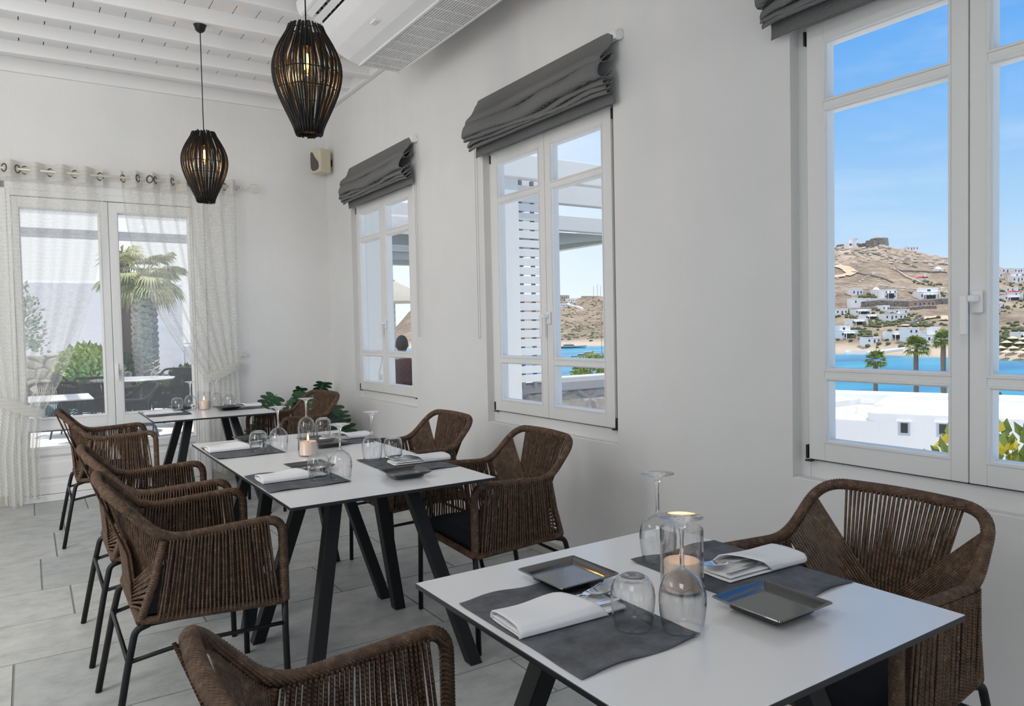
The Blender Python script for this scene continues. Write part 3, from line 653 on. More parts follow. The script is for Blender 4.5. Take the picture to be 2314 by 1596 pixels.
def plate():
    root = empty('square_plate', label='x', cat='plate')
    def sq(h, z, c, n=3):
        o = []
        for q in range(4):
            a0 = math.pi/4+math.pi/2*q; cx_, cy_ = (1, -1, -1, 1)[q]*(h-c), (1, 1, -1, -1)[q]*(h-c)
            for k in range(n+1):
                a = math.pi/2*q+math.pi/2*k/n; o.append((cx_+c*math.cos(a), cy_+c*math.sin(a), z))
        return o
    prof = [(.056, .0, .004), (.058, .0, .005), (.060, .006, .005), (.082, .0185, .006), (.084, .0205, .0065), (.083, .0222, .006), (.081, .0218, .005), (.064, .0112, .004), (.0615, .0095, .003), (.0, .0092, .0)]
    mb = MB(); rings = []
    for h, z, c in prof:
        s_ = sq(max(h, .0005), z, min(c, max(h, .0005)*.5)); rings.append(len(mb.v)); mb.v += s_
    n = 16
    for a, b in zip(rings, rings[1:]):
        for k in range(n): mb.f.append((a+k, a+(k+1) % n, b+(k+1) % n, b+k))
    mb.f.append(tuple(reversed(range(16))))
    MB_ = mb.build('dish', M['plate'], root, smooth=True, auto=28)
    return root
def shell(mb, fn, nu, nv, th):
    i0 = len(mb.v); mb.grid(lambda u, v_: fn(u, v_), nu, nv); i1 = len(mb.v); mb.grid(lambda u, v_: tuple(Vector(fn(u, v_))+Vector((0, 0, th))), nu, nv)
    rim = [a for a in range(nu+1)]+[(a+1)*(nu+1)+nu for a in range(nv)]+[nv*(nu+1)+nu-1-a for a in range(nu)]+[(nv-1-a)*(nu+1) for a in range(nv-1)]
    for a, b in zip(rim, rim[1:]+rim[:1]): mb.f.append((i0+a, i0+b, i1+b, i1+a))
def napkin():
    # folded white napkin pouch, long axis +x, about 0.26 x 0.105 m; the cutlery pocket opens towards +x
    root = empty('napkin', label='x', cat='napkin')
    L_, W_ = .258, .104
    mb = MB()
    # rolled stack: the cloth doubles back on itself along one long side; profile in y-z, pushed along x
    pr_ = []
    for k in range(4):
        z = .0005+.0031*k; e0, e1 = (-W_/2, W_/2-.002*k)
        seg = [(e0+(e1-e0)*q/5, z+.0007*math.sin(q*1.3+k)) for q in range(6)]
        if k % 2: seg.reverse()
        pr_ += seg
        if k < 3:
            xe = e1 if k % 2 == 0 else e0; sg = 1 if k % 2 == 0 else -1
            pr_ += [(xe+sg*.0022, z+.0008), (xe+sg*.0026, z+.0017), (xe+sg*.0020, z+.0026)]
    n = len(pr_)-1
    def body(u, v_):
        q = pr_[min(n, int(v_*n+.5))]; x = -L_/2+u*L_*(1-.05*(v_*.6)); wob = .0012*math.sin(u*8+v_*9)
        return (x, q[0]*(1-.05*u), q[1]+max(-.0003, wob*.6*v_)+.0025*v_*math.sin(math.pi*u))
    mb.grid(body, 22, n); o = mb.build('folded_cloth', M['napkin'], root, smooth=True)
    sm = o.modifiers.new('thickness', 'SOLIDIFY'); sm.thickness = .0022; sm.offset = 1
    # upper flap wrapping the closed end and the near long side, its mouth cut on the diagonal
    mb = MB()
    def flap(u, v_):
        x0 = -L_/2-.003; x = x0+u*(.125+.085*(1-v_))
        prof_y = (-W_/2-.004, -W_/2-.0045, -W_/2+.004, -W_/2+.02, 0, W_/2-.02, W_/2-.004, W_/2+.0015, W_/2+.001)
        prof_z = (.001, .010, .0188, .0205, .0215, .0205, .0188, .012, .004)
        q = v_*8; k = min(7, int(q)); t = q-k; y_ = lerp(prof_y[k], prof_y[k+1], t); z = lerp(prof_z[k], prof_z[k+1], t)
        mouth = smoothstep(max(0, min(1, (u-.35)/.65))); z += .008*mouth*math.sin(math.pi*v_)**1.0+.0016*math.sin(u*5+v_*4)*math.sin(math.pi*v_)
        return (x, y_, z)
    mb.grid(flap, 26, 32); o = mb.build('flap', M['napkin'], root, smooth=True)
    sm = o.modifiers.new('thickness', 'SOLIDIFY'); sm.thickness = .0022; sm.offset = 1
    return root
def handle_path(mb, x0, x1, w0, w1, z, th=.0018, lift=.004):
    n = 10
    def top(u, v_): 
        x = lerp(x0, x1, u); w_ = lerp(w0, w1, u)*(1 if 0 < u < 1 else .7)
        return (x, (v_-.5)*w_, z+lift*math.sin(math.pi*u)*.6)
    i0 = len(mb.v); mb.grid(lambda u, v_: top(u, v_), n, 4); i1 = len(mb.v)
    mb.grid(lambda u, v_: (lambda p: (p[0], p[1], p[2]+th*(.35+.65*math.sin(math.pi*v_))))(top(u, v_)), n, 4)
    rim = list(range(n+1))+[(a+1)*(n+1)+n for a in range(4)]+[4*(n+1)+n-1-a for a in range(n)]+[(3-a)*(n+1) for a in range(3)]
    for a, b in zip(rim, rim[1:]+rim[:1]): mb.f.append((i0+a, i0+b, i1+b, i1+a))
def spoon():
    root = empty('spoon', label='x', cat='spoon')
    mb = MB(); handle_path(mb, -.125, .012, .013, .0055, 0, .0022); mb.build('handle', M['steel'], root, smooth=True)
    def bl(u, v_, dz=0):
        r = v_; a = 2*math.pi*u; ex = .033*math.cos(a)*r; ey = .0195*math.sin(a)*r*(1-.14*math.cos(a))
        return (.043+ex, ey, .0035-.0075*(1-r*r)+.001*r+dz)
    mb = MB(); mb.grid(lambda u, v_: bl(u, v_), 24, 7, True); mb.grid(lambda u, v_: bl(u, v_, -.0011), 24, 7, True)
    mb.build('bowl', M['steel'], root, smooth=True); return root
def fork():
    root = empty('fork', label='x', cat='fork')
    mb = MB(); handle_path(mb, -.13, .008, .014, .0065, 0, .0024); mb.build('handle', M['steel'], root, smooth=True)
    mb = MB()
    def palm_(u, v_): return (lerp(.004, .036, u), (v_-.5)*lerp(.007, .024, smoothstep(min(1, u*1.25))), .001-.003*math.sin(math.pi*u*.8))
    mb.grid(palm_, 8, 4); mb.grid(lambda u, v_: (lambda p: (p[0], p[1], p[2]+.0014))(palm_(u, v_)), 8, 4)
    for k in range(4):
        yk = (k-1.5)*.0063; mb.tube([(.034, yk, -.0006), (.055, yk*1.02, .0012), (.078, yk*1.0, .0062)], [.0018, .0016, .0008], 6)
    mb.build('tines', M['steel'], root, smooth=True); return root
def knife():
    root = empty('table_knife', label='x', cat='knife')
    mb = MB(); handle_path(mb, -.11, .0, .015, .011, 0, .0034, .002); mb.build('handle', M['steel'], root, smooth=True)
    pl = [(0, -.0055), (.03, -.008), (.08, -.0095), (.105, -.006), (.115, .003), (.10, .0068), (.05, .0072), (0, .006)]
    MB().prism([(x, y_, .0008) for x, y_ in pl], (0, 0, .0012)).build('blade', M['steel'], root); return root
def candle(label):
    root = empty('candle_holder', label=label, cat='candle', group='pillar candles in clear glass cylinders')
    MB().lathe([(.0006, .0012), (.043, .001), (.0465, .004), (.0468, .02), (.0468, .14), (.0458, .1408), (.0450, .14), (.0450, .008), (.0420, .0055), (.0006, .005)], 48).build('glass_cylinder', M['vase'], root, smooth=True, auto=40)
    c = MB().lathe([(.0006, .0056), (.0385, .0056), (.0392, .009), (.0392, .066), (.0375, .0685), (.030, .066), (.012, .063), (.0006, .0625)], 40).build('wax_pillar', M['wax'], root, smooth=True, auto=40)
    MB().tube([(0, 0, .062), (.0008, 0, .070), (.002, .0004, .074)], .0011, 6).build('wick', M['wick'], c)
    MB().lathe([(.0004, .0705), (.0030, .0735), (.0046, .079), (.0042, .086), (.0022, .095), (.0003, .103)], 14).build('flame', M['flame'], c, smooth=True)
    return root
def candle_light(x, y, z, p):
    d = bpy.data.lights.new('candle_light', 'POINT'); d.energy = p; d.color = (1, .56, .22); d.shadow_soft_size = .0035
    o = bpy.data.objects.new('candle_light', d); col.objects.link(o); o.location = (x, y, z)
TZ = .7502
PW, PT, PP, PN, PS, PF, PK = wine_glass(), tumbler(), plate(), napkin(), spoon(), fork(), knife()
cnt = {}
def put(proto, key, loc, rz, label, group, rot=None):
    u = cnt.get(key, 0); cnt[key] = u+1; return place(proto, u > 0, loc, rz, label, group, rot)
# (table phrase, side phrase, mat rect, napkin centre+angle, plate, tumbler, wine)  -- measured on the table tops
SEATS = [
 ('nearest table', 'aisle side', (.744, 1.037, .949, 1.366), (.882, 1.186, -3), (1.014, 1.334, 1), (.957, 1.054), (1.026, .991)),
 ('nearest table', 'window side', (1.226, 1.525, .952, 1.356), (1.425, 1.152, 178), (1.237, .951, 0), None, (1.283, 1.318)),
 ('front table of the joined pair', 'aisle side', (.714, 1.030, 2.72, 3.106), (.865, 2.945, 0), (.975, 3.07, 3), (.943, 2.851), (1.012, 2.795)),
 ('front table of the joined pair', 'window side', (1.214, 1.514, 2.735, 3.145), (1.428, 2.955, 176), (1.238, 2.69, -4), (1.366, 3.085), (1.278, 3.115)),
 ('rear table of the joined pair', 'aisle side', (.716, 1.030, 3.598, 4.0), (.852, 3.875, 0), (.990, 4.08, 2), (.930, 3.714), (1.014, 3.660)),
 ('rear table of the joined pair', 'window side', (1.214, 1.514, 3.63, 4.04), (1.428, 3.86, 180), (1.250, 3.655, 2), (1.362, 4.02), (1.265, 4.01)),
 ('farthest table', 'aisle side', (.694, .99, 5.79, 6.19), (.822, 5.985, 0), (.99, 6.235, 0), (.935, 6.098), (1.030, 6.10)),
 ('farthest table', 'window side', (1.215, 1.512, 5.83, 6.24), (1.405, 6.04, 180), (1.265, 5.93, 0), (1.322, 6.145), (1.230, 6.165)),
]
for si, (tb, sd_, mt, npk, pl, tu, wi_) in enumerate(SEATS):
    # placemat: a thin paper sheet with curled edges
    x0, x1, y0, y1 = mt; rs = random.Random(si)
    ph = rs.random()*6
    def sheet(u, v_, dz=0):
        cu = max(0, abs(v_-.5)*2-.72)/.28; ce = max(0, abs(u-.5)*2-.85)/.15
        x = lerp(x0, x1, u)+.003*math.sin(v_*8+ph)*(1 if 0 < v_ < 1 else 1); y_ = lerp(y0, y1, v_)+.0035*math.sin(u*9+ph)
        return (min(max(x, x0), x1) if u in (0, 1) else x, y_, TZ+.0004+dz+cu*cu*(.0028+.0022*math.sin(u*10+ph))+ce*.0006)
    mb = MB(); mb.grid(lambda u, v_: sheet(u, v_), 24, 30); i1 = len(mb.v); mb.grid(lambda u, v_: sheet(u, v_, .0004), 24, 30)
    nu, nv = 24, 30; rim = [a for a in range(nu+1)]+[(a+1)*(nu+1)+nu for a in range(nv)]+[nv*(nu+1)+nu-1-a for a in range(nu)]+[(nv-1-a)*(nu+1) for a in range(nv-1)]
    for a, b in zip(rim, rim[1:]+rim[:1]): mb.f.append((a, b, i1+b, i1+a))
    tag(mb.build('placemat', M['mat'], smooth=True), f'charcoal paper placemat on the {sd_} of the {tb}', 'placemat', 'charcoal placemats on the dining tables')
    zb = TZ+.0022
    a = math.radians(npk[2]); ca_, sa_ = math.cos(a), math.sin(a)
    put(PN, 'n', (npk[0], npk[1], zb), a, f'folded white napkin on the {sd_} of the {tb}', 'folded white napkins')
    def onn(lx, ly): return (npk[0]+lx*ca_-ly*sa_, npk[1]+lx*sa_+ly*ca_)
    flip = 1 if ca_ > 0 else -1
    fx = onn(.062, .022*flip); put(PF, 'f', (*fx, zb+.0178), 0, f'fork in the napkin on the {sd_} of the {tb}', 'forks tucked in the napkins', (0, -.03, a+.20*flip))
    fx = onn(.068, .004*flip); put(PS, 's', (*fx, zb+.0212), 0, f'spoon in the napkin on the {sd_} of the {tb}', 'spoons tucked in the napkins', (0, -.03, a+.09*flip))
    fx = onn(.012, -.030*flip); put(PK, 'k', (*fx, zb+.0168), 0, f'knife in the napkin on the {sd_} of the {tb}', 'knives tucked in the napkins', (0, 0, a-.05*flip))
    put(PP, 'p', (pl[0], pl[1], TZ+.0036 if si % 2 == 0 else TZ+.0036), math.radians(pl[2]), f'black square plate at the {sd_} of the {tb}', 'black square side plates')
    if tu: put(PT, 't', (*tu, TZ+.0010), si*.7, f'upturned stemless glass on the {sd_} of the {tb}', 'upturned stemless glasses')
    put(PW, 'w', (*wi_, TZ+.0010), si*.9, f'upturned wine glass on the {sd_} of the {tb}', 'upturned wine glasses')
CD = [(1.18, 1.14, 'lit candle in a glass cylinder on the nearest table'), (1.089, 3.435, 'lit candle in a glass cylinder on the joined pair of tables'), (1.125, 6.085, 'lit candle in a glass cylinder on the farthest table')]
for x, y, lb in CD:
    c = candle(lb); c.location = (x, y, TZ); candle_light(x, y, TZ+.083, 3.6)

# ------------------------------------------------------------------ pendant lamps
def rattan_lamp(loc, ztop, label, seed):
    root = empty('pendant_lamp', loc, 0, label, 'lamp', 'black rattan pendant lamps')
    rs = random.Random(seed); Hh = .472
    prof = [(0, .052), (.04, .068), (.11, .102), (.19, .136), (.245, .149), (.28, .152), (.33, .145), (.375, .126), (.425, .098), (Hh, .066)]
    def rad_(z):
        for (a, ra), (b, rb) in zip(prof, prof[1:]):
            if z <= b: return lerp(ra, rb, (z-a)/(b-a))
        return prof[-1][1]
    zs_ = [Hh*k/18 for k in range(19)]
    def srad(z): return sum(rad_(min(Hh, max(0, z+d))) for d in (-.035, -.017, 0, .017, .035))/5
    for k in range(66):
        a = 2*math.pi*k/66+rs.uniform(-.022, .022); dr = (.0, -.004)[k % 2]; tw = rs.uniform(-.05, .05)
        p0, p1 = rs.uniform(-.006, .004), rs.uniform(-.004, .006)
        pts = []
        for z in zs_:
            zz = z+(p0 if z == 0 else p1 if z == zs_[-1] else 0); aa = a+tw*(z/Hh-.5)+.012*math.sin(z*9+k); r = srad(z)+dr
            pts.append((r*math.cos(aa), r*math.sin(aa), zz))
        MB().tube(pts, rs.uniform(.0037, .0047), 6).build('cane', M['rattan'], root, smooth=True)
    for z, t in ((.018, 0), (.052, 0), (.19, .0), (.262, 0), (.455, 0)):
        r = srad(z)-.007; MB().tube([(r*math.cos(2*math.pi*k/40), r*math.sin(2*math.pi*k/40), z+.002*math.sin(k)) for k in range(40)], .0026, 6, closed=True).build('hoop', M['rattan'], root, smooth=True)
    mb = MB()
    for a in (.4, 2.5, 4.6): mb.tube([(.062*math.cos(a), .062*math.sin(a), .455), (0, 0, .472)], .003, 6)
    mb.build('spider', M['black_metal'], root, smooth=True)
    MB().lathe([(.0005, .47), (.012, .468), (.018, .46), (.0205, .42), (.0205, .385), (.016, .383), (.0005, .383)], 18).build('lamp_holder', M['black_metal'], root, smooth=True, auto=40)
    bz = .383
    b = MB().lathe([(.0135, 0), (.0155, -.008), (.018, -.02), (.025, -.05), (.029, -.075), (.0275, -.095), (.020, -.112), (.009, -.121), (.0006, -.123)], 24, (0, 0, bz)).build('bulb', M['bulb'], root, smooth=True)
    mb = MB()
    for k in range(5):
        a = 2*math.pi*k/5; mb.tube([(.004*math.cos(a), .004*math.sin(a), bz-.028), (.0115*math.cos(a), .0115*math.sin(a), bz-.095), (.005*math.cos(a+.6), .005*math.sin(a+.6), bz-.03)], .0015, 5)
    mb.build('filament', M['filament'], b)
    zt_ = ztop-loc[2]
    MB().tube([(0, 0, .47), (0, 0, zt_-.02)], .0032, 8).build('cord', M['black_metal'], root, smooth=True)
    MB().lathe([(.0005, zt_-.072), (.018, zt_-.072), (.030, zt_-.060), (.0505, zt_), (.0005, zt_)], 26).build('ceiling_rose', M['black_metal'], root, smooth=True, auto=35)
    d = bpy.data.lights.new('bulb_light', 'POINT'); d.energy = 4; d.color = (1, .5, .16); d.shadow_soft_size = .006
    o = bpy.data.objects.new('bulb_light', d); col.objects.link(o); o.location = (loc[0], loc[1], loc[2]+bz-.13)
rattan_lamp((1.085, 3.275, 2.217), 3.466, 'larger looking black rattan pendant lamp, nearer the viewer', 4)
rattan_lamp((1.062, 5.43, 2.243), 3.470, 'smaller looking black rattan pendant lamp over the far table', 9)
# ------------------------------------------------------------------ roman blinds
BL = [(.045, 2.785), (.054, 2.750), (.084, 2.705), (.128, 2.668), (.146, 2.640), (.130, 2.618), (.070, 2.632), (.050, 2.668), (.092, 2.655), (.150, 2.610), (.172, 2.562), (.154, 2.536), (.088, 2.550), (.054, 2.588),
      (.098, 2.566), (.146, 2.528), (.140, 2.508), (.080, 2.532), (.058, 2.556), (.094, 2.538), (.130, 2.504), (.122, 2.487), (.070, 2.512), (.056, 2.530), (.086, 2.510), (.114, 2.482), (.102, 2.468), (.064, 2.488), (.050, 2.498), (.050, 2.470), (.046, 2.432)]
def cat(pts, per=5):
    P_ = [Vector((a, b, 0)) for a, b in pts]; P_ = [P_[0]]+P_+[P_[-1]]; o = []
    for i in range(1, len(P_)-2):
        a, b, c, d = P_[i-1:i+3]
        for k in range(per):
            t = k/per; o.append(.5*((2*b)+(c-a)*t+(2*a-5*b+4*c-d)*t*t+(3*b-a-3*c+d)*t**3))
    o.append(P_[-2]); return o
BC = cat(BL)
def blind(ya, yb, label, seed):
    root = empty('roman_blind', (WX, 0, 0), 0, label, 'blind', 'grey roman blinds over the windows')
    rs = random.Random(seed); ph = [rs.random()*6 for _ in range(8)]; n = len(BC)-1
    def f(u, v_):
        k = min(n, int(v_*n+.5)); d, z = BC[k].x, BC[k].y; y_ = lerp(ya, yb, u); q = v_
        loose = math.sin(math.pi*min(1, q*1.15))
        edge = min(1, min(u, 1-u)/.06)
        z += -.016*math.sin(math.pi*u)*loose+.010*loose*math.sin(u*6+ph[0]+q*5)+.005*loose*math.sin(u*15+ph[1]+q*11)
        d += .014*loose*math.sin(u*5+ph[2]+q*7)+.005*loose*math.sin(u*23+ph[3]+q*17)
        d *= .80+.20*edge; y_ += .006*math.sin(q*40+ph[4])*(1-edge)*(1 if u > .5 else -1)
        return (-max(.012, d), y_, z)
    cl = MB().grid(f, 70, n); o = cl.build('fabric', M['blind'], root, smooth=True)
    sm = o.modifiers.new('thickness', 'SOLIDIFY'); sm.thickness = .003
    MB().box(-.040, -.004, ya-.022, yb-.004, 2.744, 2.788).build('head_rail', M['plastic'], root, bev=.003)
    MB().tube([(-.026, ya-.030, 2.762), (-.026, ya-.018, 2.762)], .026, 20).build('end_cap', M['plastic'], root, smooth=True, auto=40)
    return root
def chain(root, y_, z1):
    mb = MB(); a, b = y_, y_-.026; pts = [(-.030, a, 2.74)]
    pts += [(-.030, lerp(a, a-.002, k/8), lerp(2.74, z1+.02, k/8)) for k in range(1, 9)]
    pts += [(-.030, a-.013+.013*math.cos(q*math.pi/6), z1+.02-.016*math.sin(q*math.pi/6)) for q in range(1, 6)]
    pts += [(-.030, b, lerp(z1+.02, 2.74, k/8)) for k in range(0, 9)]
    q = resample(pts, .0045); mb.tube(q, [.0017 if k % 2 else .0009 for k in range(len(q))], 5); mb.build('bead_chain', M['cord'], root, smooth=True)
b1 = blind(5.075, 6.40, 'grey roman blind over the window nearest the corner', 1)
b2 = blind(2.79, 4.135, 'grey roman blind over the middle window', 2)
b3 = blind(.50, 1.875, 'grey roman blind over the nearest window, cut off by the top edge', 3)
chain(b1, 5.055, 1.275); chain(b2, 4.165, 1.262)

# ------------------------------------------------------------------ curtain rod and sheers
RY, RZ = BY-.11, 2.65
rod = empty('curtain_rod', (0, RY, RZ), 0, 'cream curtain rod with ring finial above the glazed door', 'curtain rod')
MB().tube([(-.75, 0, 0), (1.66, 0, 0)], .0095, 12).build('pole', M['brass'], rod, smooth=True)
fb = MB().lathe([(.0095, 0), (.013, .004), (.013, .010), (.007, .016), (.007, .05), (.012, .056), (.012, .064), (.006, .07), (.006, .085)], 14)
fb.xf(Matrix.Translation((1.655, 0, 0)) @ Matrix.Rotation(math.pi/2, 4, 'Y'))
fb.tube([(1.779+.040*math.cos(2*math.pi*k/28), 0, .040*math.sin(2*math.pi*k/28)) for k in range(28)], .0055, 8, closed=True)
fb.build('finial', M['brass'], rod, smooth=True)
for x in (-.62, 1.645): MB().tube([(x, 0, 0), (x, .105, 0)], .007, 8).lathe([(.0005, 0), (.022, 0), (.022, .008), (.0005, .008)], 16, (0, 0, 0)).xf(Matrix.Identity(4)).build('bracket', M['brass'], rod, smooth=True) if False else MB().tube([(x, 0, 0), (x, .108, 0)], .007, 8).build('bracket', M['brass'], rod, smooth=True)
def curtain(name_label, xt, xk, zk, xb, zb, nf, rings, free, hook):
    # xt/xk/xb: x range at the rod, at the tie and at the hem (from the free edge to the wall edge)
    root = empty('sheer_curtain', (0, RY, 0), 0, name_label, 'curtain', 'sheer white curtains of the terrace door')
    ZT = RZ+.062
    def yy(s, t, A): return A*math.sin(2*math.pi*nf*s)+A*.25*math.sin(2*math.pi*(nf//2)*s+1.3+t*1.2)
    def up(s, t):
        xa = lerp(xt[0], xt[1], s); xq = lerp(xk[0], xk[1], s); zk_ = lerp(zk[0], zk[1], s)
        e_ = t**(2.3-.9*s)
        z = lerp(ZT, zk_, t); A = lerp(.042, .026, t)
        return (lerp(xa, xq, e_)+.006*math.sin(2*math.pi*nf*s+1)*t, yy(s, t, A)-.01*t, z)
    def down(s, t):
        x = lerp(lerp(xk[0], xk[1], s), lerp(xb[0], xb[1], s), min(1, t*2.2)); zk_ = lerp(zk[0], zk[1], s)
        A = lerp(.026, .038, min(1, t*2)); return (x, yy(s, t+1, A)-.01*(1-t), lerp(zk_, zb+.03*math.sin(s*9), t))
    nu = nf*40; hd = .135/(ZT-(zk[0]+zk[1])/2)
    MB().grid(lambda a, b: up(a, b), nu, 70).build('panel', M['sheer'], root, smooth=True)
    MB().grid(lambda a, b: down(a, b), nu, 34).build('skirt', M['sheer'], root, smooth=True)
    MB().grid(lambda a, b: (lambda p: (p[0], p[1]-.0012, p[2]))(up(a, b*hd)), nu, 5).build('header_band', M['hem'], root, smooth=True)
    for x in rings:
        s = (x-xt[0])/(xt[1]-xt[0]); px = up(s, .03)
        q = .0295; dx = (up(min(1, s+.01), .03)[0]-up(s, .03)[0]); dy = up(min(1, s+.01), .03)[1]-up(s, .03)[1]; L_ = math.hypot(dx, dy) or 1
        MB().tube([(px[0]+q*math.cos(2*math.pi*k/22)*dx/L_, px[1]+q*math.cos(2*math.pi*k/22)*dy/L_, RZ+q*math.sin(2*math.pi*k/22)) for k in range(22)], .0052, 6, closed=True).build('grommet', M['bronze'], root, smooth=True)
    # tie-back band round the gathered cloth, up to its hook on the wall
    cx = (xk[0]+xk[1])/2; hw = abs(xk[1]-xk[0])/2+.02; sg = 1 if hook[0] > cx else -1
    def band(u, v_):
        a = -math.pi*.5+u*math.pi*2; x = cx+hw*math.sin(a); y_ = -.015-.060*math.cos(a)
        k = (x-(cx-sg*hw))/(sg*2*hw); z = lerp(zk[0], zk[1], .5)-.035+smoothstep(max(0, min(1, k)))*(hook[1]-zk[0])*.62+(v_-.5)*.085*(.5+.5*abs(math.cos(a)))
        return (x, y_, z)
    MB().grid(band, 48, 6, True).build('tieback', M['hem'], root, smooth=True)
    return root
curtain('sheer white curtain drawn to the left side of the glazed door', (.565, -.62), (.075, -.24), (.735, .80), (.045, -.28), .03, 7, (-.55, -.43, -.30, -.19, -.105, -.02, .03, .20, .37, .548), 0, (-.30, .93))
curtain('sheer white curtain drawn to the right side of the glazed door', (.70, 1.615), (1.30, 1.585), (.93, 1.02), (1.275, 1.60), .10, 7, (.715, .82, .91, .955, 1.09, 1.215, 1.32, 1.44, 1.52), 0, (1.64, 1.10))
hk = empty('tieback_hook', (1.642, BY, 1.115), 0, 'small cream tieback hook on the wall right of the curtain', 'hook')
MB().tube(fillet([(0, 0, 0), (0, -.07, 0), (0, -.085, .035)], .02, 5), .006, 8).build('hook', M['brass'], hk, smooth=True)
MB().ball((0, -.086, .045), .011, 10, 7).build('knob', M['brass'], hk, smooth=True)

# ------------------------------------------------------------------ ceiling air conditioner
ac = empty('air_conditioner', (0, 0, 0), 0, 'white ceiling mounted air conditioner with slotted grille, along the window wall', 'air conditioner')
prof = [(2.235, 3.46), (2.235, 3.15), (2.215, 3.128), (1.935, 3.128), (1.86, 3.148), (1.77, 3.195), (1.70, 3.245), (1.655, 3.292), (1.648, 3.302), (1.668, 3.318), (1.70, 3.33), (1.66, 3.395), (1.585, 3.392), (1.56, 3.368), (1.542, 3.376), (1.525, 3.41), (1.52, 3.46)]
ya, yb = 2.95, 4.775
mb = MB(); pc = [(x, 0, z) for x, z in prof]
sub = []
for k in range(len(prof)): sub.append(prof[k])
n = len(sub)
for y in (ya, yb): mb.v += [(x, y, z) for x, z in sub]
mb.f += [(k, (k+1) % n, n+(k+1) % n, n+k) for k in range(n)]+[tuple(reversed(range(n))), tuple(range(n, 2*n))]
mb.build('casing', M['ac'], ac, bev=.006, seg=2)
g = MB()
for k in range(17): g.box(1.945+k*.0163, 1.945+k*.0163+.0085, ya+.05, yb-.03, 3.118, 3.128)
y = ya+.05
while y < yb-.02: g.box(1.938, 2.213, y-.006, y+.006, 3.1165, 3.1275); y += .1385
g.box(1.93, 1.942, ya+.03, yb-.02, 3.114, 3.128).box(2.211, 2.223, ya+.03, yb-.02, 3.114, 3.128)
gr = g.build('intake_grille', M['ac'], ac)
MB().box(1.943, 2.212, ya+.05, yb-.03, 3.1272, 3.1278).build('filter_mesh', mat('grey_filter', (.38, .38, .39), .8), gr)
MB().box(1.672, 1.698, ya+.06, yb-.06, 3.334, 3.36).box(1.60, 1.66, ya+.06, yb-.06, 3.385, 3.391).build('outlet_recess', M['dark'], ac)
mb = MB()
for k in range(2): mb.prism([(1.555+k*.055, ya+.07, 3.375-k*.035), (1.60+k*.05, ya+.07, 3.352-k*.03), (1.605+k*.05, ya+.07, 3.358-k*.03), (1.56+k*.055, ya+.07, 3.381-k*.035)], (0, yb-ya-.14, 0))
mb.build('louver', M['ac'], ac)
mb = MB(); y = ya+.1
while y < yb-.08: mb.prism([(1.60, y, 3.386), (1.66, y, 3.386), (1.69, y, 3.335), (1.64, y, 3.345)], (0, .004, 0)); y += .075
mb.build('vane', M['plastic'], ac)
MB().box(1.782, 1.812, 4.12, 4.20, 3.166, 3.180).xf(Matrix.Identity(4)).build('badge', M['plastic'], ac, bev=.002)

# ------------------------------------------------------------------ loudspeaker in the corner
sp_ = empty('loudspeaker', (2.40, 6.90, 2.835), math.radians(14), 'small cream loudspeaker with dark grille high in the corner', 'loudspeaker')
mb = MB(); cxs = []
mb.box(-.075, .05, -.085, .085, 0, .222); mb.build('cabinet', M['cream'], sp_, bev=.016, seg=3)
gp = [(-.0775, -.066, .05), (-.0775, -.05, .028), (-.0775, -.01, .018), (-.0775, .04, .022), (-.0775, .068, .05), (-.0775, .072, .12), (-.0775, .068, .19), (-.0775, .05, .203), (-.0775, .03, .19), (-.0775, .005, .155), (-.0775, -.03, .12), (-.0775, -.06, .09)]
MB().prism(gp, (.006, 0, 0)).build('speaker_grille', M['grille'], sp_)
mb = MB()
for k in range(6): mb.box(-.04+k*.013, -.036+k*.013, -.0865, -.084, .03, .19)
mb.build('side_rib', M['cream'], sp_)
MB().box(.048, .10, -.03, .03, .08, .14).build('wall_bracket', M['hinge'], sp_)

# ------------------------------------------------------------------ split-leaf plant in the corner
def leaf_mb(size, droop):
    mb = MB(); n = 6
    def z_of(x, y): return -droop*(x/size)**2*size-.35*abs(y)**1.6/size**.6*.6
    for s in (1, -1):
        for k in range(n):
            t = k/(n-1); x0 = size*(.04+.70*t); ln = size*(.50-.26*abs(t-.22)-.14*t); an = math.radians(112-76*t)
            w_ = size*(.070-.018*t); dx, dy = math.cos(an), s*math.sin(an); nx, ny = -dy, dx
            def q(u, v_):
                r = v_; wd = w_*(.70+.75*math.sin(math.pi*min(1, r*.82+.12)))*(1 if r < .92 else .45)
                px = x0+dx*ln*r+nx*(u-.5)*2*wd+.10*ln*r*r; py = dy*ln*r+ny*(u-.5)*2*wd
                return (px, py, z_of(px, py)+.004*abs(u-.5))
            mb.grid(q, 3, 6)
    mb.grid(lambda u, v_: (lambda px, py: (px, py, z_of(px, py)))(size*(.62+.40*v_), (u-.5)*size*.34*math.sin(math.pi*min(1, .30+.68*v_))), 3, 6)
    mb.tube([(size*k/6, 0, z_of(size*k/6, 0)+.001) for k in range(-1, 6)], .0025, 5)
    return mb
pl_ = empty('potted_plant', (2.16, 6.74, 0), 0, 'split leaf green plant in the corner behind the farthest armchair', 'plant')
MB().lathe([(.0005, 0), (.10, 0), (.125, .02), (.15, .24), (.162, .25), (.162, .285), (.15, .285), (.14, .25), (.0005, .25)], 28).build('pot', M['pot'], pl_, smooth=True, auto=40)
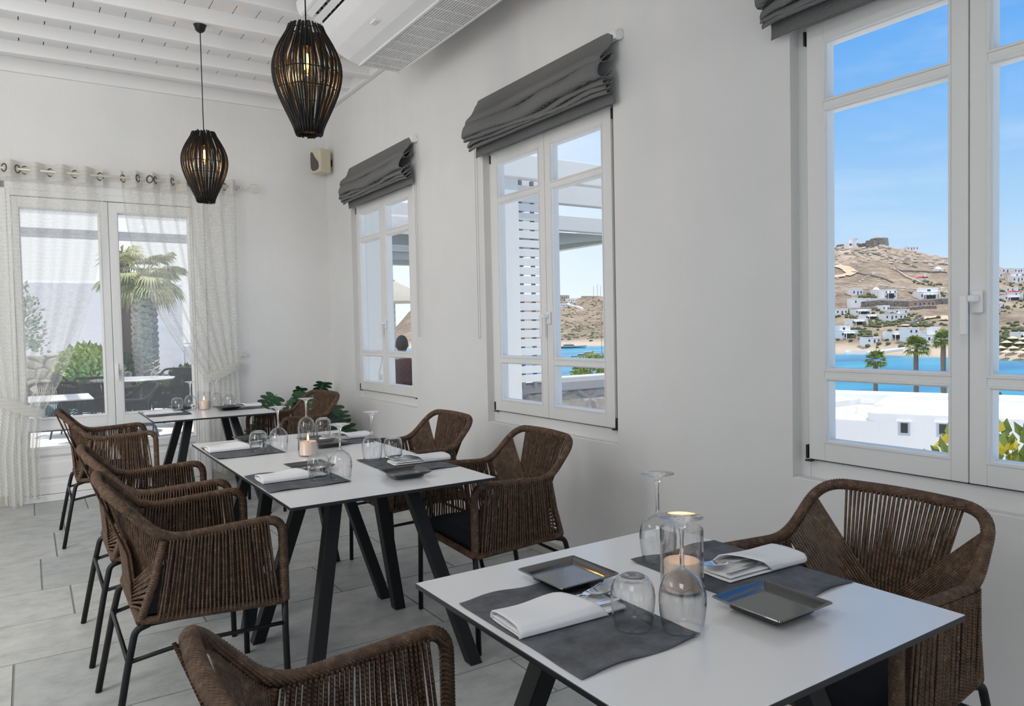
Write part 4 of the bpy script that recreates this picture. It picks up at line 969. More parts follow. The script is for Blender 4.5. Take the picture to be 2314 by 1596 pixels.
LV = [(1.80, 6.60, .765, 205, .20, .35), (1.93, 6.52, .735, 170, .15, .5), (2.06, 6.55, .775, 232, .235, .5), (2.33, 6.42, .585, 250, .22, .55), (2.36, 6.32, .50, 285, .22, .45), (2.40, 6.42, .66, 200, .15, .6), (1.66, 6.55, .54, 205, .20, .5), (1.72, 6.5, .36, 215, .20, .6),
      (2.28, 6.38, .40, 262, .23, .6), (2.40, 6.25, .415, 300, .18, .5), (2.20, 6.50, .62, 225, .18, .5), (2.10, 6.50, .50, 215, .22, .5), (1.90, 6.5, .44, 200, .2, .6), (2.30, 6.74, .85, 100, .16, .3), (2.12, 6.86, .80, 140, .15, .4)]
for k, (x, y, z, az, sz_, dr) in enumerate(LV):
    bx, by, bz = min(x, 2.30)-2.16, y-6.74, z
    lf = leaf_mb(sz_*1.22, dr*.6); a = math.radians(az)
    lf.xf(Matrix.Translation((bx, by, bz)) @ Matrix.Rotation(a, 4, 'Z') @ Matrix.Rotation(math.radians(30+13*(k % 3)), 4, 'Y') @ Matrix.Rotation(math.radians((k % 5-2)*14), 4, 'X'))
    lf.build('leaf', M['leaf'], pl_, smooth=True)
    p0 = Vector((.03*math.cos(k*2.4), .03*math.sin(k*2.4), .25)); p2 = Vector((bx, by, bz)); p1 = p0.lerp(p2, .45)+Vector((0, 0, .10))
    MB().tube([p0*(1-t)**2+p1*2*t*(1-t)+p2*t*t for t in [q/8 for q in range(9)]], [.0055-.0028*q/8 for q in range(9)], 6).build('stalk', M['stem'], pl_, smooth=True)
SEA=-15.0
AZ=[14,20,24.2,25.6,30,38,40.3,50,54,56.9,58.1,59.3,60.0,60.6,61.4,62.3,63.0,63.8,65.5,67.4,72,80]
RE=[-.02,-.006,.004,.028,.033,.0375,.0393,.07,.082,.0895,.0905,.0915,.0915,.086,.0815,.079,.074,.071,.062,.0545,.05,.045]
AZ2=[14,24,38,40.3,50,57,63.7,67.4,72,80]
DS=[680,650,608,600,480,398,360,335,320,310]
DR=[950,950,1000,1000,820,760,780,800,820,850]
def interp(x,X,Y):
    if x<=X[0]: return Y[0]
    for i in range(1,len(X)):
        if x<=X[i]:
            t=(x-X[i-1])/(X[i]-X[i-1]); t=t*t*(3-2*t)*.5+t*.5
            return Y[i-1]+(Y[i]-Y[i-1])*t
    return Y[-1]
def hsh(i,j):
    s=math.sin(i*127.1+j*311.7)*43758.5453
    return s-math.floor(s)
def vn(x,y):
    i=math.floor(x);j=math.floor(y);u=x-i;v=y-j;u=u*u*(3-2*u);v=v*v*(3-2*v)
    a=hsh(i,j);b=hsh(i+1,j);c=hsh(i,j+1);d=hsh(i+1,j+1)
    return a+(b-a)*u+(c-a)*v+(a-b-c+d)*u*v
def terrain(az,D):
    ds=interp(az,AZ2,DS); dr=interp(az,AZ2,DR); zr=interp(az,AZ,RE)*dr+1.335
    t=(D-ds)/(dr-ds)
    x=D*math.sin(math.radians(az)); y=D*math.cos(math.radians(az))
    if t<0: return SEA-3-min(6,-t*30)
    if t<=1:
        z=SEA+1.2*min(1,t/.012)+3.0*min(1,max(0,(t-.012)/.03))
        z=z+(zr-z)*(.55*t+.45*t*t)
    else: z=zr-(t-1)*(zr+40)*.8
    n=vn(x/60,y/60)-.5; n2=vn(x/17+9,y/17)-.5; n3=vn(x/6+3,y/6+5)-.5
    k=min(1,max(0,t*6))
    rock=max(0,min(1,(t-.72)*5))*max(0,min(1,(1.25-t)*4))
    return z+k*(n*5*(1-.8*rock)*min(1,(1.1-min(t,1.1))*5+.15)+n2*(1.4+1.6*rock)+n3*(.5+1.6*rock))
# ------------------------------------------------------------------ outside: the bay and the far hillside
def hillz(x, y): return terrain(math.degrees(math.atan2(x, y)), math.hypot(x, y))
na, nr = 640, 130
mb = MB()
def hp(u, v_):
    az = lerp(19, 73, u); ds, dr = interp(az, AZ2, DS), interp(az, AZ2, DR); t = -.03+1.30*v_**1.15; D = ds+(dr-ds)*t
    return (D*math.sin(math.radians(az)), D*math.cos(math.radians(az)), terrain(az, D))
mb.grid(hp, na, nr)
hill_ = tag(mb.build('hillside', M['hill'], smooth=True), 'dry brown hillside across the bay', kind='structure')
mb = MB(); mb.poly([(30, -300, SEA), (1600, -300, SEA), (1600, 1500, SEA), (30, 1500, SEA)])
tag(mb.build('sea', M['sea']), 'turquoise bay below the window', kind='structure')
mb = MB(); mb.grid(lambda u, v_: (lerp(3.2, 75, u**1.6), lerp(-40, 70, v_), lerp(-3.4, -17, u**.9)-.6*vn(u*30, v_*20)), 40, 40)
tag(mb.build('near_slope', M['paving'], smooth=True), 'unseen slope below the building, made pale to bounce light', kind='structure')  # hidden slope given pale paving as a light reflector
# rocks on the slope: uncountable
rs = random.Random(5); mb = MB()
for k in range(520):
    az = rs.uniform(55.5, 69); ds, dr = interp(az, AZ2, DS), interp(az, AZ2, DR); t = rs.choice((rs.uniform(.82, .99), rs.uniform(.45, .62), rs.uniform(.60, .99))); D = ds+(dr-ds)*t
    x, y = D*math.sin(math.radians(az)), D*math.cos(math.radians(az)); r = rs.uniform(.7, 2.3)*(1.2 if t > .8 else .7)
    mb.ball((x, y, terrain(az, D)+r*.1), (r*rs.uniform(.8, 1.6), r*rs.uniform(.8, 1.5), r*rs.uniform(.5, .9)), 6, 4, Matrix.Rotation(rs.random()*6, 3, 'Z'))
tag(mb.build('boulders', mat('pale_boulder', (.50, .43, .36), .95), hill_), 'pale boulders', kind='stuff')
mb = MB()
SPOT = [(432, 268, 14), (425, 240, 16), (405, 232, 20), (395, 215, 14), (372, 232, 16), (352, 205, 18), (345, 186, 14), (356, 225, 10), (420, 205, 20), (505, 262, 12), (560, 290, 10), (475, 282, 8), (520, 215, 22), (600, 250, 26), (640, 272, 24), (480, 200, 24), (400, 165, 26), (340, 140, 14), (330, 132, 10), (325, 130, 10), (360, 150, 20), (560, 235, 24)]
for sx_, sy_, sr_ in SPOT:
    for k in range(42):
        a = rs.random()*6.28; d = sr_*math.sqrt(rs.random()); x, y = sx_+d*math.cos(a), sy_+d*math.sin(a); r = rs.uniform(.4, 1.25)
        if hillz(x, y) < -12: continue
        mb.ball((x, y, hillz(x, y)+r*.45), (r*1.2, r*1.2, r*.9), 7, 5)
for k in range(260):
    az = rs.uniform(36.8, 41); D = interp(az, AZ2, DS)+rs.uniform(12, 390); x, y = D*math.sin(math.radians(az)), D*math.cos(math.radians(az)); r = rs.uniform(.5, 1.2)
    mb.ball((x, y, hillz(x, y)+r*.15), (r*1.6, r*1.5, r*.7), 7, 5)
tag(mb.build('bushes', M['maquis'], hill_, smooth=True), 'dark green bushes', kind='stuff')
# draped strips: dirt road and dry-stone walls
def strip(name, pts, w_, lift, m, label, wall=0, structure=True, cat_=None):
    q = resample([(x, y, 0) for x, y in pts], 3.0); mb = MB()
    for k in range(len(q)-1):
        a, b = q[k], q[k+1]; t = (b-a).normalized(); n_ = Vector((-t.y, t.x, 0))*w_/2
        c = [a-n_, a+n_, b+n_, b-n_]; c = [(p.x, p.y, hillz(p.x, p.y)) for p in c]
        if wall:
            i = len(mb.v); mb.v += [(p[0], p[1], p[2]-.8) for p in c]+[(p[0], p[1], p[2]+wall) for p in c]
            mb.f += [(i+4, i+5, i+6, i+7), (i, i+3, i+7, i+4), (i+1, i+5, i+6, i+2), (i, i+4, i+5, i+1), (i+3, i+2, i+6, i+7)]
        else: mb.poly([(p[0], p[1], max(hillz(p[0], p[1]), c[k2][2])+lift) for k2, p in enumerate(c)])
    o = mb.build(name, m); return tag(o, label, cat_, kind='structure' if structure else None)
strip('dirt_road', [(585, 388), (577, 372), (570, 360), (556, 347), (545, 346), (538, 356)], 9, .9, M['dirt'], 'sandy track curving across the hillside')
strip('dirt_road', [(383, 211), (400, 216), (418, 222.9), (430, 222), (438.4, 219.6), (432, 213), (424, 211)], 5, .7, M['dirt'], 'sandy road bend above the beach houses')
strip('stone_wall', [(594, 334.5), (582, 322), (570.7, 310.4), (560, 298), (549.4, 285)], 1.6, 0, mat('pale_field_wall', (.52, .42, .33), .95), 'pale field wall running down the hillside', 1.4, False, 'wall')
strip('stone_wall', [(594, 334), (604, 325), (613, 315), (620.8, 306.3)], 1.6, 0, M['drystone'], 'level dry stone wall right of the pale field wall', 1.4, False, 'wall')
strip('stone_wall', [(448, 283), (452, 265), (458, 247), (470, 236), (486, 226)], 2.0, 0, M['drystone'], 'long dark retaining wall below the chapel compound', 3.4, False, 'wall')
strip('stone_wall', [(436, 280), (443, 262), (449, 246), (458, 232)], 2.0, 0, M['drystone'], 'lower dark retaining wall above the row of beach villas', 1.8, False, 'wall')
strip('stone_wall', [(560, 350), (552, 335), (545, 320), (540, 305)], 1.4, 0, M['drystone'], 'short dark terrace wall below the sandy track', 1.2, False, 'wall')
strip('stone_wall', [(620, 395), (628, 375), (628, 352), (620, 330)], 1.4, 0, M['drystone'], 'dark terrace wall high under the rocky crest', 1.2, False, 'wall')
strip('stone_wall', [(335, 213), (334, 203), (333, 193), (333, 183)], 1.2, 0, M['limewash'], 'low white sea wall in front of the beach houses', 1.0, False, 'wall')
strip('stone_wall', [(575, 746), (566, 728), (557, 700), (552, 688)], 3, 0, M['limewash'], 'white wall snaking down the slope seen through the middle window', 2.5, False, 'wall')

# white houses over the bay: body, parapet, doors and windows on the side that faces the bay
def house(name, x, y, z, wd, h, dp, label, cat_='house', wins=4, rows=1, group=None, dome=None, roof=None, mat_=None, porch=False, turn=0.0, chimney=False, step=None):
    a = math.atan2(x, y)-.62+turn                                     # facing back across the bay
    root = empty(name, (x, y, z), -a, label, cat_, group)        # local -y looks at the bay
    mt = mat_ or M['limewash']
    MB().box(-wd/2, wd/2, 0, dp, -2.5, h).build('body', mt, root, bev=min(.25, wd*.03))
    MB().box(-wd/2-.05, wd/2+.05, -.05, .25, h-.02, h+.45).box(-wd/2-.05, -wd/2+.25, -.05, dp, h-.02, h+.45).box(wd/2-.25, wd/2+.05, -.05, dp, h-.02, h+.45).build('parapet', mt, root, bev=.08)
    if step:
        MB().box(step[0], step[1], dp*.25, dp, h-.1, h+step[2]).build('upper_storey', mt, root, bev=.15)
        MB().box(lerp(step[0], step[1], .3), lerp(step[0], step[1], .5), dp*.25-.06, dp*.25+.05, h+.7, h+min(step[2]-.4, 1.9)).build('window', M['win_dark'], root)
    for r in range(rows):
        for k in range(wins):
            cx_ = -wd/2+wd*(k+.5)/wins+(.18 if (k+r) % 2 else -.15); hh = h/rows; zb_ = r*hh+hh*(.12 if (k % 3 == 1 and r == 0) else .36)
            ww = min(.9, wd/wins*.34); fr_ = MB().box(cx_-ww/2, cx_+ww/2, -.06, .06, zb_, r*hh+hh*.74).build('door' if (k % 3 == 1 and r == 0) else 'window', M['blue'] if (k*7+r) % 5 == 2 else M['win_dark'], root)
    if porch:
        MB().box(-wd*.32, wd*.30, -1.9, 0, h*.62, h*.62+.25).box(-wd*.32, -wd*.32+.3, -1.9, -1.6, -2, h*.62).box(wd*.30-.3, wd*.30, -1.9, -1.6, -2, h*.62).build('porch', mt, root)
        MB().box(-wd*.28, wd*.26, -.10, .0, .2, h*.58).build('porch_opening', M['win_dark'], root)
    if dome: 
        MB().lathe([(dome*math.cos(q*math.pi/16), dome*math.sin(q*math.pi/16)*1.02) for q in range(8)]+[(.02, dome*1.02)], 20, (0, dp/2, h)).build('dome', mt, root, smooth=True)
        MB().box(-.07, .07, dp/2-.07, dp/2+.07, h+dome, h+dome+1.1).box(-.3, .3, dp/2-.05, dp/2+.05, h+dome+.6, h+dome+.75).build('cross', mt, root)
    if roof == 'vault':
        mb = MB(); n = 12; rr_ = wd/2*.96
        for k in range(n+1):
            t_ = math.pi*k/n; mb.v += [(rr_*math.cos(t_), .0, h+rr_*.75*math.sin(t_)), (rr_*math.cos(t_), dp, h+rr_*.75*math.sin(t_))]
        for k in range(n): mb.f.append((2*k, 2*k+1, 2*k+3, 2*k+2))
        mb.f += [tuple(2*k for k in range(n+1)), tuple(2*k+1 for k in reversed(range(n+1)))]
        mb.build('vault', M['red'], root)
        MB().box(-.9, .9, -.25, .25, h+rr_*.5, h+rr_*.75+1.6).box(-.1, .1, -.1, .1, h+rr_*.75+1.5, h+rr_*.75+2.6).build('bell_gable', mt, root)
    if chimney: MB().box(wd*.22, wd*.22+.8, dp*.4, dp*.4+.8, h, h+1.6).build('chimney', mt, root)
    return root
HG = 'white houses on the hill across the bay'
def H(name, x, y, z, wd, h, label, **k): return house(name, x, y, hillz(x, y)+(z if z else 0), wd, h, k.pop('dp', 6), label, group=k.pop('group', HG), **k)
H('white_house', 452.9, 272.7, .6, 24, 3.6, 'long white compound wall and terrace below the domed chapel', wins=3, dp=3.5)
H('white_house', 477, 294, -.5, 8, 4.4, 'white block at the left end of the chapel compound', wins=3)
H('white_house', 469, 266.5, .8, 9.2, 5.6, 'white cube house right of the domed chapel in the compound', wins=3, rows=2, porch=True)
H('chapel', 477, 279, 0, 4.6, 3.2, 'white chapel with round dome in the long compound', cat_='chapel', wins=1, dome=2.2, group=None)
H('white_house', 490, 252, 0, 14, 4.6, 'two storey white villa at the right edge, uphill of the ruin', wins=5, step=(-4, 7, 3.0), porch=True, dp=8)
house('stone_house', 460.7, 240.5, hillz(460.7, 240.5), 14.5, 2.9, 5, 'unfinished reddish stone house with dark openings', wins=5, mat_=mat('pinkish_stone', (.42, .31, .26), .95), group=None)
H('white_house', 429.3, 275.2, 0, 8.6, 3.3, 'small white house at the left edge under the compound', wins=3)
H('white_house', 431.7, 262.4, 0, 11, 2.9, 'low white villa with dark glazed front, second row', wins=5, porch=True)
H('white_house', 443, 254.5, 0, 5.0, 2.8, 'small white annex right of the glazed front villa', wins=2)
H('white_house', 419.2, 249.3, 0, 10, 2.6, 'white house with sandy yard wall in the third row', wins=3, porch=True)
H('white_house', 420.0, 235.2, 0, 14, 3.2, 'wide white house with curved terrace in the third row', wins=5, chimney=True)
H('white_house', 441.3, 244.0, 0, 11, 1.9, 'white terrace with parked boat below the retaining wall', wins=2)
H('white_house', 391.7, 240.5, 0, 11, 2.9, 'pale house with wide flat roof on the left, above the beach', wins=3, porch=True)
H('white_house', 352.0, 221.5, 0, 10, 3.2, 'white two tier beach house at the left edge', wins=4, step=(-4.6, 1.5, 2.8), porch=True)
H('white_house', 343, 203.0, 0, 7.5, 2.6, 'low white building with sloping awning on the beach', wins=3, roof=None)
H('white_house', 347.5, 194.6, 0, 6, 3.3, 'white house with arched porch beside the cube on the beach', wins=2, porch=True)
H('white_house', 342.4, 183.6, 0, 5.8, 5.6, 'tall white cube house on the beach behind a palm', wins=2, rows=2)
H('white_house', 346, 178.5, 0, 3.4, 3.0, 'little white shed between the cube house and the palm', wins=1)
H('white_house', 337.5, 171.5, 0, 8, 3.6, 'white beach house at the right edge behind the palm crown', wins=3, step=(0, 3.8, 3.4), chimney=True)
H('chapel', 628.8, 315.3, 0, 6.3, 2.0, 'white domed chapel on the upper right hillside', cat_='chapel', wins=1, dome=2.7, group=None)
H('chapel', 565.3, 294.6, 0, 6.2, 2.4, 'small white chapel with red barrel roof', cat_='chapel', wins=1, roof='vault', group=None)
def crest(az, off=0): 
    D = interp(az, AZ2, DR)-4+off; return D*math.sin(math.radians(az)), D*math.cos(math.radians(az)), terrain(az, D)
x, y, z = crest(58.05); t_ = empty('round_house', (x, y, z), 0, 'white round house on the crest of the hill', 'house')
MB().lathe([(4.4, -4), (4.2, 6.6), (4.5, 6.6), (4.5, 7.1), (.05, 7.1)], 24).build('tower', M['limewash'], t_, smooth=True, auto=40)
MB().box(-9.5, -3.5, -2, 3, -3, 2.6).build('annex', M['limewash'], t_)
MB().box(-8.5, -5, -2.1, -1.9, .4, 1.8).box(-.5, .6, -4.5, -3.9, .4, 2.4).build('window', M['win_dark'], t_)
x, y, z = crest(59.7); t_ = empty('stone_fort', (x, y, z), 0, 'grey round stone ruin on the crest of the hill', 'ruin')
MB().lathe([(8.4, -5), (7.6, 3.2), (7.4, 4.4), (6.8, 4.5), (.05, 4.2)], 26).build('keep', M['drystone'], t_, smooth=True, auto=40)
MB().box(-15, -5, -3, 4, -4, 2.2).build('curtain_wall', M['drystone'], t_)
MB().box(-5, 0, -3, 3, 4, 5.9).build('white_upper_house', M['limewash'], t_)
x, y, z = crest(61.75); house('white_house', x, y, z+.6, 11, 3.0, 5, 'white house low on the crest, right of the ruin', wins=4, group=HG)
a = crest(57.0); b = crest(59.0); strip('stone_wall', [a[:2], crest(57.6)[:2], crest(58.4)[:2], b[:2]], 2, 0, M['drystone'], 'grey stone wall along the crest beside the round house', 3.0, False, 'wall')
# right-hand pane
for (x, y, wd, h, lb, kw) in ((702.8, 296.9, 9, 4.2, 'white cube house at the skyline in the right pane', dict(wins=3)), (700, 285, 12, 4.0, 'long white house at the skyline at the picture edge', dict(wins=5)), (648, 266, 9, 4.6, 'white house with stepped roof in the right pane, upper slope', dict(wins=3, step=(-2, 3, 2.4))), (659.5, 284.5, 5, 4.2, 'narrow white house beside the window frame in the right pane', dict(wins=2)),
                          (521.5, 216.5, 12, 3.0, 'white house with red roofed chapel behind it in the right pane', dict(wins=5, porch=True)), (486.7, 209.0, 5, 2.6, 'small white hut above the field in the right pane', dict(wins=2)), (336, 134.5, 6.5, 3.2, 'white beach house with terrace in the right pane', dict(wins=3, porch=True)), (675, 276, 8, 3.6, 'white house in the middle of the upper slope in the right pane', dict(wins=3)), (590, 246, 9, 3.0, 'flat white house among bushes in the right pane', dict(wins=3))):
    H('white_house', x, y, 0, wd, h, lb, **kw)
H('chapel', 537, 221.5, 1.0, 4.4, 2.2, 'chapel with red barrel roof in the right pane', cat_='chapel', wins=1, roof='vault', group=None)
for (x, y, wd, h, lb) in ((599.3, 782.8, 13, 7, 'tan building on the skyline through the middle window'), (600, 768, 14, 5.5, 'white house under the skyline trees through the middle window'), (556, 729, 9, 4.5, 'white house on the slope beside the window frame, middle window'), (640, 778, 24, 3.2, 'long low stone building on the skyline through the middle window')):
    house('white_house' if 'white' in lb else 'stone_house', x, y, hillz(x, y), wd, h, 7, lb, wins=4, mat_=None if 'white' in lb else mat('tan_wall', (.48, .40, .33), .95))
for k, (az, h) in enumerate(((39.6, 15), (39.9, 17), (40.15, 14))):
    x, y, z = crest(az); tag(MB().tube([(x, y, z-2), (x, y, z+h)], .22, 5).build('mast', M['cord']), ('thin mast on the skyline through the middle window, leftmost', 'thin mast on the skyline through the middle window, tallest', 'thin mast on the skyline through the middle window, rightmost')[k], 'mast')
# parasols, cars and boats
for k in range(16):
    x, y = 309+(k % 4)*5.2+(k//4)*1.2+rs.uniform(-.3, .3), 122+(k//4)*4.9+rs.uniform(-.25, .25); z = max(hillz(x, y), SEA+1)
    if k == 0:
        pz = empty('beach_parasol', (x, y, z), 0, 'straw coloured beach parasol on the sand in the right pane', 'parasol', 'beach parasols in the right pane')
        MB().lathe([(2.1, 2.0), (1.2, 2.5), (.05, 2.95)], 10).build('canopy', M['canvas'], pz); MB().tube([(0, 0, -.6), (0, 0, 2.9)], .06, 5).build('pole', M['cap'], pz)
    else: q = copy_tree(pz); q.location = (x, y, z)
for k in range(6):
    x, y = 398+k*4.6, 217.5+k*.8
    if k == 0:
        c0 = empty('car', (x, y, hillz(x, y)+1.0), .8, 'parked car on the sandy road by the beach houses', 'car', 'cars parked on the sandy road')
        MB().box(-2.1, 2.1, -.85, .85, .3, .95).build('car_body', M['asphalt'], c0, bev=.15); MB().prism([(-1.3, -.75, .95), (1.0, -.75, .95), (.6, -.75, 1.5), (-.9, -.75, 1.5)], (0, 1.5, 0)).build('cabin', M['win_dark'], c0)
        wh = MB()
        for wx_ in (-1.3, 1.3): wh.tube([(wx_, -.88, .32), (wx_, .88, .32)], .32, 10)
        wh.build('wheels', M['dark'], c0)
    else: q = copy_tree(c0); q.location = (x, y, hillz(x, y)+1.0)
def boat(x, y, L_, az, label, cabin=True):
    t = empty('motor_yacht', (x, y, SEA), az, label, 'boat', 'white boats moored in the bay')
    mb = MB()
    def hull(u, v_):
        s = u*2-1; w_ = L_*.13*(1-max(0, s)**2.2)*(1 if s > -.95 else .9); ang = math.pi*v_; lx = s*L_/2*(1+.06*(abs(math.cos(ang))))
        return (lx, -w_*math.cos(ang), L_*.085*(abs(math.cos(ang))**.7)-.02*L_+max(0, s)*L_*.03*abs(math.cos(ang)))
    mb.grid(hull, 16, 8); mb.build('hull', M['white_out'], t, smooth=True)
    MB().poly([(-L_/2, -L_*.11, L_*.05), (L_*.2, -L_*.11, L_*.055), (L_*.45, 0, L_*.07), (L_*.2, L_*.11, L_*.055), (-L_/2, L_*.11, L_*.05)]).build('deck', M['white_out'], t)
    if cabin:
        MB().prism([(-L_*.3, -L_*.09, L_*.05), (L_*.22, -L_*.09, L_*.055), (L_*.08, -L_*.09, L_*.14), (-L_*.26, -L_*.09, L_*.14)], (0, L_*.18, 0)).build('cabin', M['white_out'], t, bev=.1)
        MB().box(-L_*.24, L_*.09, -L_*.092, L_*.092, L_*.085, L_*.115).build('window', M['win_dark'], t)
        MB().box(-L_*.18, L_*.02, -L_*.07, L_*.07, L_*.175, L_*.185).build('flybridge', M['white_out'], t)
    return t
boat(340, 438, 22, -.75, 'larger white motor yacht nearest the shore through the middle window')
boat(394, 520, 26, -.7, 'white yacht close under the far rocks, middle window'); boat(262, 320, 14, -.6, 'white boat at the right, through the middle window')
boat(247, 313, 7, -.5, 'small white launch in the centre of the water, middle window', False); boat(246, 294, 12, -.65, 'white boat half hidden by the shrub, middle window'); boat(203, 263, 7, -.4, 'small white dinghy at the pane bottom, middle window', False)
sm_ = tag(MB().tube([(292, 346, SEA), (292, 346, SEA+24)], .16, 6).build('sailboat_mast', M['cord']), 'tall grey sailing mast at the right of the middle window', 'mast')

# ------------------------------------------------------------------ outside the nearest window: neighbour's roof, palms, flowering shrub
F0, Fd = Vector((18.24, 11.0, 0)), Vector((.375, -.927, 0)); Fn = Vector((.927, .375, 0))
def fp(t, d, z): p = F0+Fd*t+Fn*d; return (p.x, p.y, z)
nb_ = empty('neighbour_house', (0, 0, 0), 0, 'white lime washed neighbouring house with flat roof and tiny windows', 'house')
mb = MB()
def fbox(mb, t0, t1, d0, d1, z0, z1):
    i = len(mb.v); mb.v += [fp(t0, d0, z0), fp(t1, d0, z0), fp(t1, d1, z0), fp(t0, d1, z0), fp(t0, d0, z1), fp(t1, d0, z1), fp(t1, d1, z1), fp(t0, d1, z1)]
    mb.f += [(i, i+1, i+2, i+3), (i+4, i+7, i+6, i+5), (i, i+4, i+5, i+1), (i+1, i+5, i+6, i+2), (i+2, i+6, i+7, i+3), (i+3, i+7, i+4, i)]
fbox(mb, .0, 14, 0, 4.0, -6, -1.02); mb.build('body', M['limewash'], nb_, bev=.09, seg=4)
mb = MB(); fbox(mb, -6, .25, -.02, 4.0, -6, -1.24); fbox(mb, -6, -.9, -.05, .3, -6, -1.20); mb.build('lower_wing', M['limewash'], nb_, bev=.08, seg=4)
mb = MB(); fbox(mb, -6, 14, 3.6, 4.1, -1.3, -.86); mb.build('rear_parapet', M['limewash'], nb_, bev=.07, seg=3)
mb = MB(); mb.prism([(19.25, 11.42, -1.05), (20.95, 11.55, -1.05), (20.95, 11.55, -.77), (19.9, 11.47, -.82), (19.25, 11.42, -.93)], (.06, -.22, 0)); mb.build('roof_kerb', M['limewash'], nb_, bev=.04)
for t0, z0 in ((.859, -1.42), (1.71, -1.40), (3.6, -1.42)):
    mb = MB(); fbox(mb, t0-.135, t0+.135, -.012, .02, z0-.20, z0+.15); w_ = mb.build('window', mat('grey_window_reveal', (.50, .54, .60), .8), nb_)
    mb = MB(); fbox(mb, t0-.075, t0+.085, -.018, .0, z0-.13, z0+.12); mb.build('pane', M['win_dark'], w_)
    mb = MB(); fbox(mb, t0-.19, t0+.19, -.10, .02, z0+.155, z0+.205); mb.build('drip_ledge', M['limewash'], w_, bev=.02)
mb = MB(); 
for t0 in (-.5, .1): fbox(mb, t0, t0+.09, 1.2, 1.29, -1.3, -1.05)
mb.build('roof_vent', M['limewash'], nb_)
def fan_palm(x, y, zc, R_, zb, label):
    t = empty('fan_palm', (x, y, zb), 0, label, 'palm tree', 'fan palms by the bay'); h = zc-zb
    MB().tube([(.12*math.sin(k*.7), 0, h*k/8) for k in range(9)], [.24-.06*k/8+.03*(k % 2) for k in range(9)], 9).build('trunk', M['fan_trunk'], t, smooth=True)
    mb = MB(); r_ = random.Random(int(x*7))
    for k in range(64):
        a = r_.random()*6.283; el = r_.uniform(-.6, 1.35); d = Vector((math.cos(a)*math.cos(el), math.sin(a)*math.cos(el), math.sin(el))); c = Vector((0, 0, h))+d*R_*r_.uniform(.30, .55)
        n_ = d.cross(Vector((0, 0, 1))).normalized(); u_ = n_.cross(d)
        for q in range(7):
            b = (q-3)*.34; e_ = (d*math.cos(b)+n_*math.sin(b)).normalized(); L_ = R_*r_.uniform(.42, .62); s_ = n_*math.cos(b)-d*math.sin(b)
            tip = c+e_*L_-Vector((0, 0, .14*R_)); mid = c+e_*L_*.55
            mb.poly([c, mid-s_*.10*R_*.55, tip, mid+s_*.10*R_*.55])
    mb.build('crown', M['frond_green'], t); return t
def at(fy, xy, zy): return fy*xy, fy, 1.335+fy*zy
x, y, z = at(39.5, 1.697, -.0975); fan_palm(x, y, z, 1.25, -13, 'shorter fan palm standing before the bay, left of two')
x, y, z = at(37.5, 1.878, -.0715); fan_palm(x, y, z, 1.42, -13, 'taller fan palm standing before the bay')
x, y, z = at(33, 2.012, -.0560); fan_palm(x, y, z, 1.15, -12, 'fan palm partly hidden by the window stile')
def shrub(loc, rx, rz_, nl, label, m, leaf=.10, seed=1, m2=None, n2=0, name='shrub', stems=5, group=None):
    t = empty(name, loc, 0, label, 'shrub', group); r_ = random.Random(seed); mb, mf = MB(), MB(); st_ = MB()
    for k in range(nl+n2):
        a = r_.random()*6.283; el = math.asin(r_.uniform(-.25, 1)); q = r_.uniform(.45, 1); p = Vector((rx*q*math.cos(a)*math.cos(el), rx*q*math.sin(a)*math.cos(el), rz_*(.42+.58*q*math.sin(el))))
        d = (p-Vector((0, 0, rz_*.25))).normalized(); d = (d+Vector((r_.uniform(-.6, .6), r_.uniform(-.6, .6), r_.uniform(-.5, .4)))).normalized(); s_ = d.orthogonal().normalized(); s_ = (Matrix.Rotation(r_.random()*6.28, 3, d) @ s_)
        L_ = leaf*r_.uniform(.7, 1.3); tgt = mf if k >= nl else mb
        if k >= nl: L_ *= .6
        wv_ = s_*L_*(.32 if k < nl else .5); nrm = d.cross(s_)*L_*.10
        tgt.poly([p, p+d*L_*.45-wv_+nrm, p+d*L_, p+d*L_*.45+wv_+nrm])
    for k in range(stems):
        a = k*2.4; st_.tube([(0, 0, 0), (rx*.25*math.cos(a), rx*.25*math.sin(a), rz_*.4), (rx*.55*math.cos(a), rx*.55*math.sin(a), rz_*.75)], [.02, .014, .006], 5)
    tag(mb.build('foliage', m, t), kind='stuff'); st_.build('stem', M['stem'], t)
    if n2: tag(mf.build('blossom', m2, t), kind='stuff')
    return t
x, y = 2.44*3.05, 3.05
shrub((x, y, -1.6), 1.0, 2.02, 900, 'yellow flowering shrub below the right pane of the nearest window', M['frond_green'], .16, 3, M['yellow'], 240, 'flowering_shrub')
shrub((55.5, 22.8, -9.5), 4.2, 5.4, 1800, 'olive green bushy tree above the white roof in the right pane', M['maquis'], .5, 4)
x, y, z = at(24, .822, -.062); shrub((x, y, z-1.3), .9, 1.6, 500, 'green shrub tip at the bottom of the middle window', M['frond_green'], .22, 6)

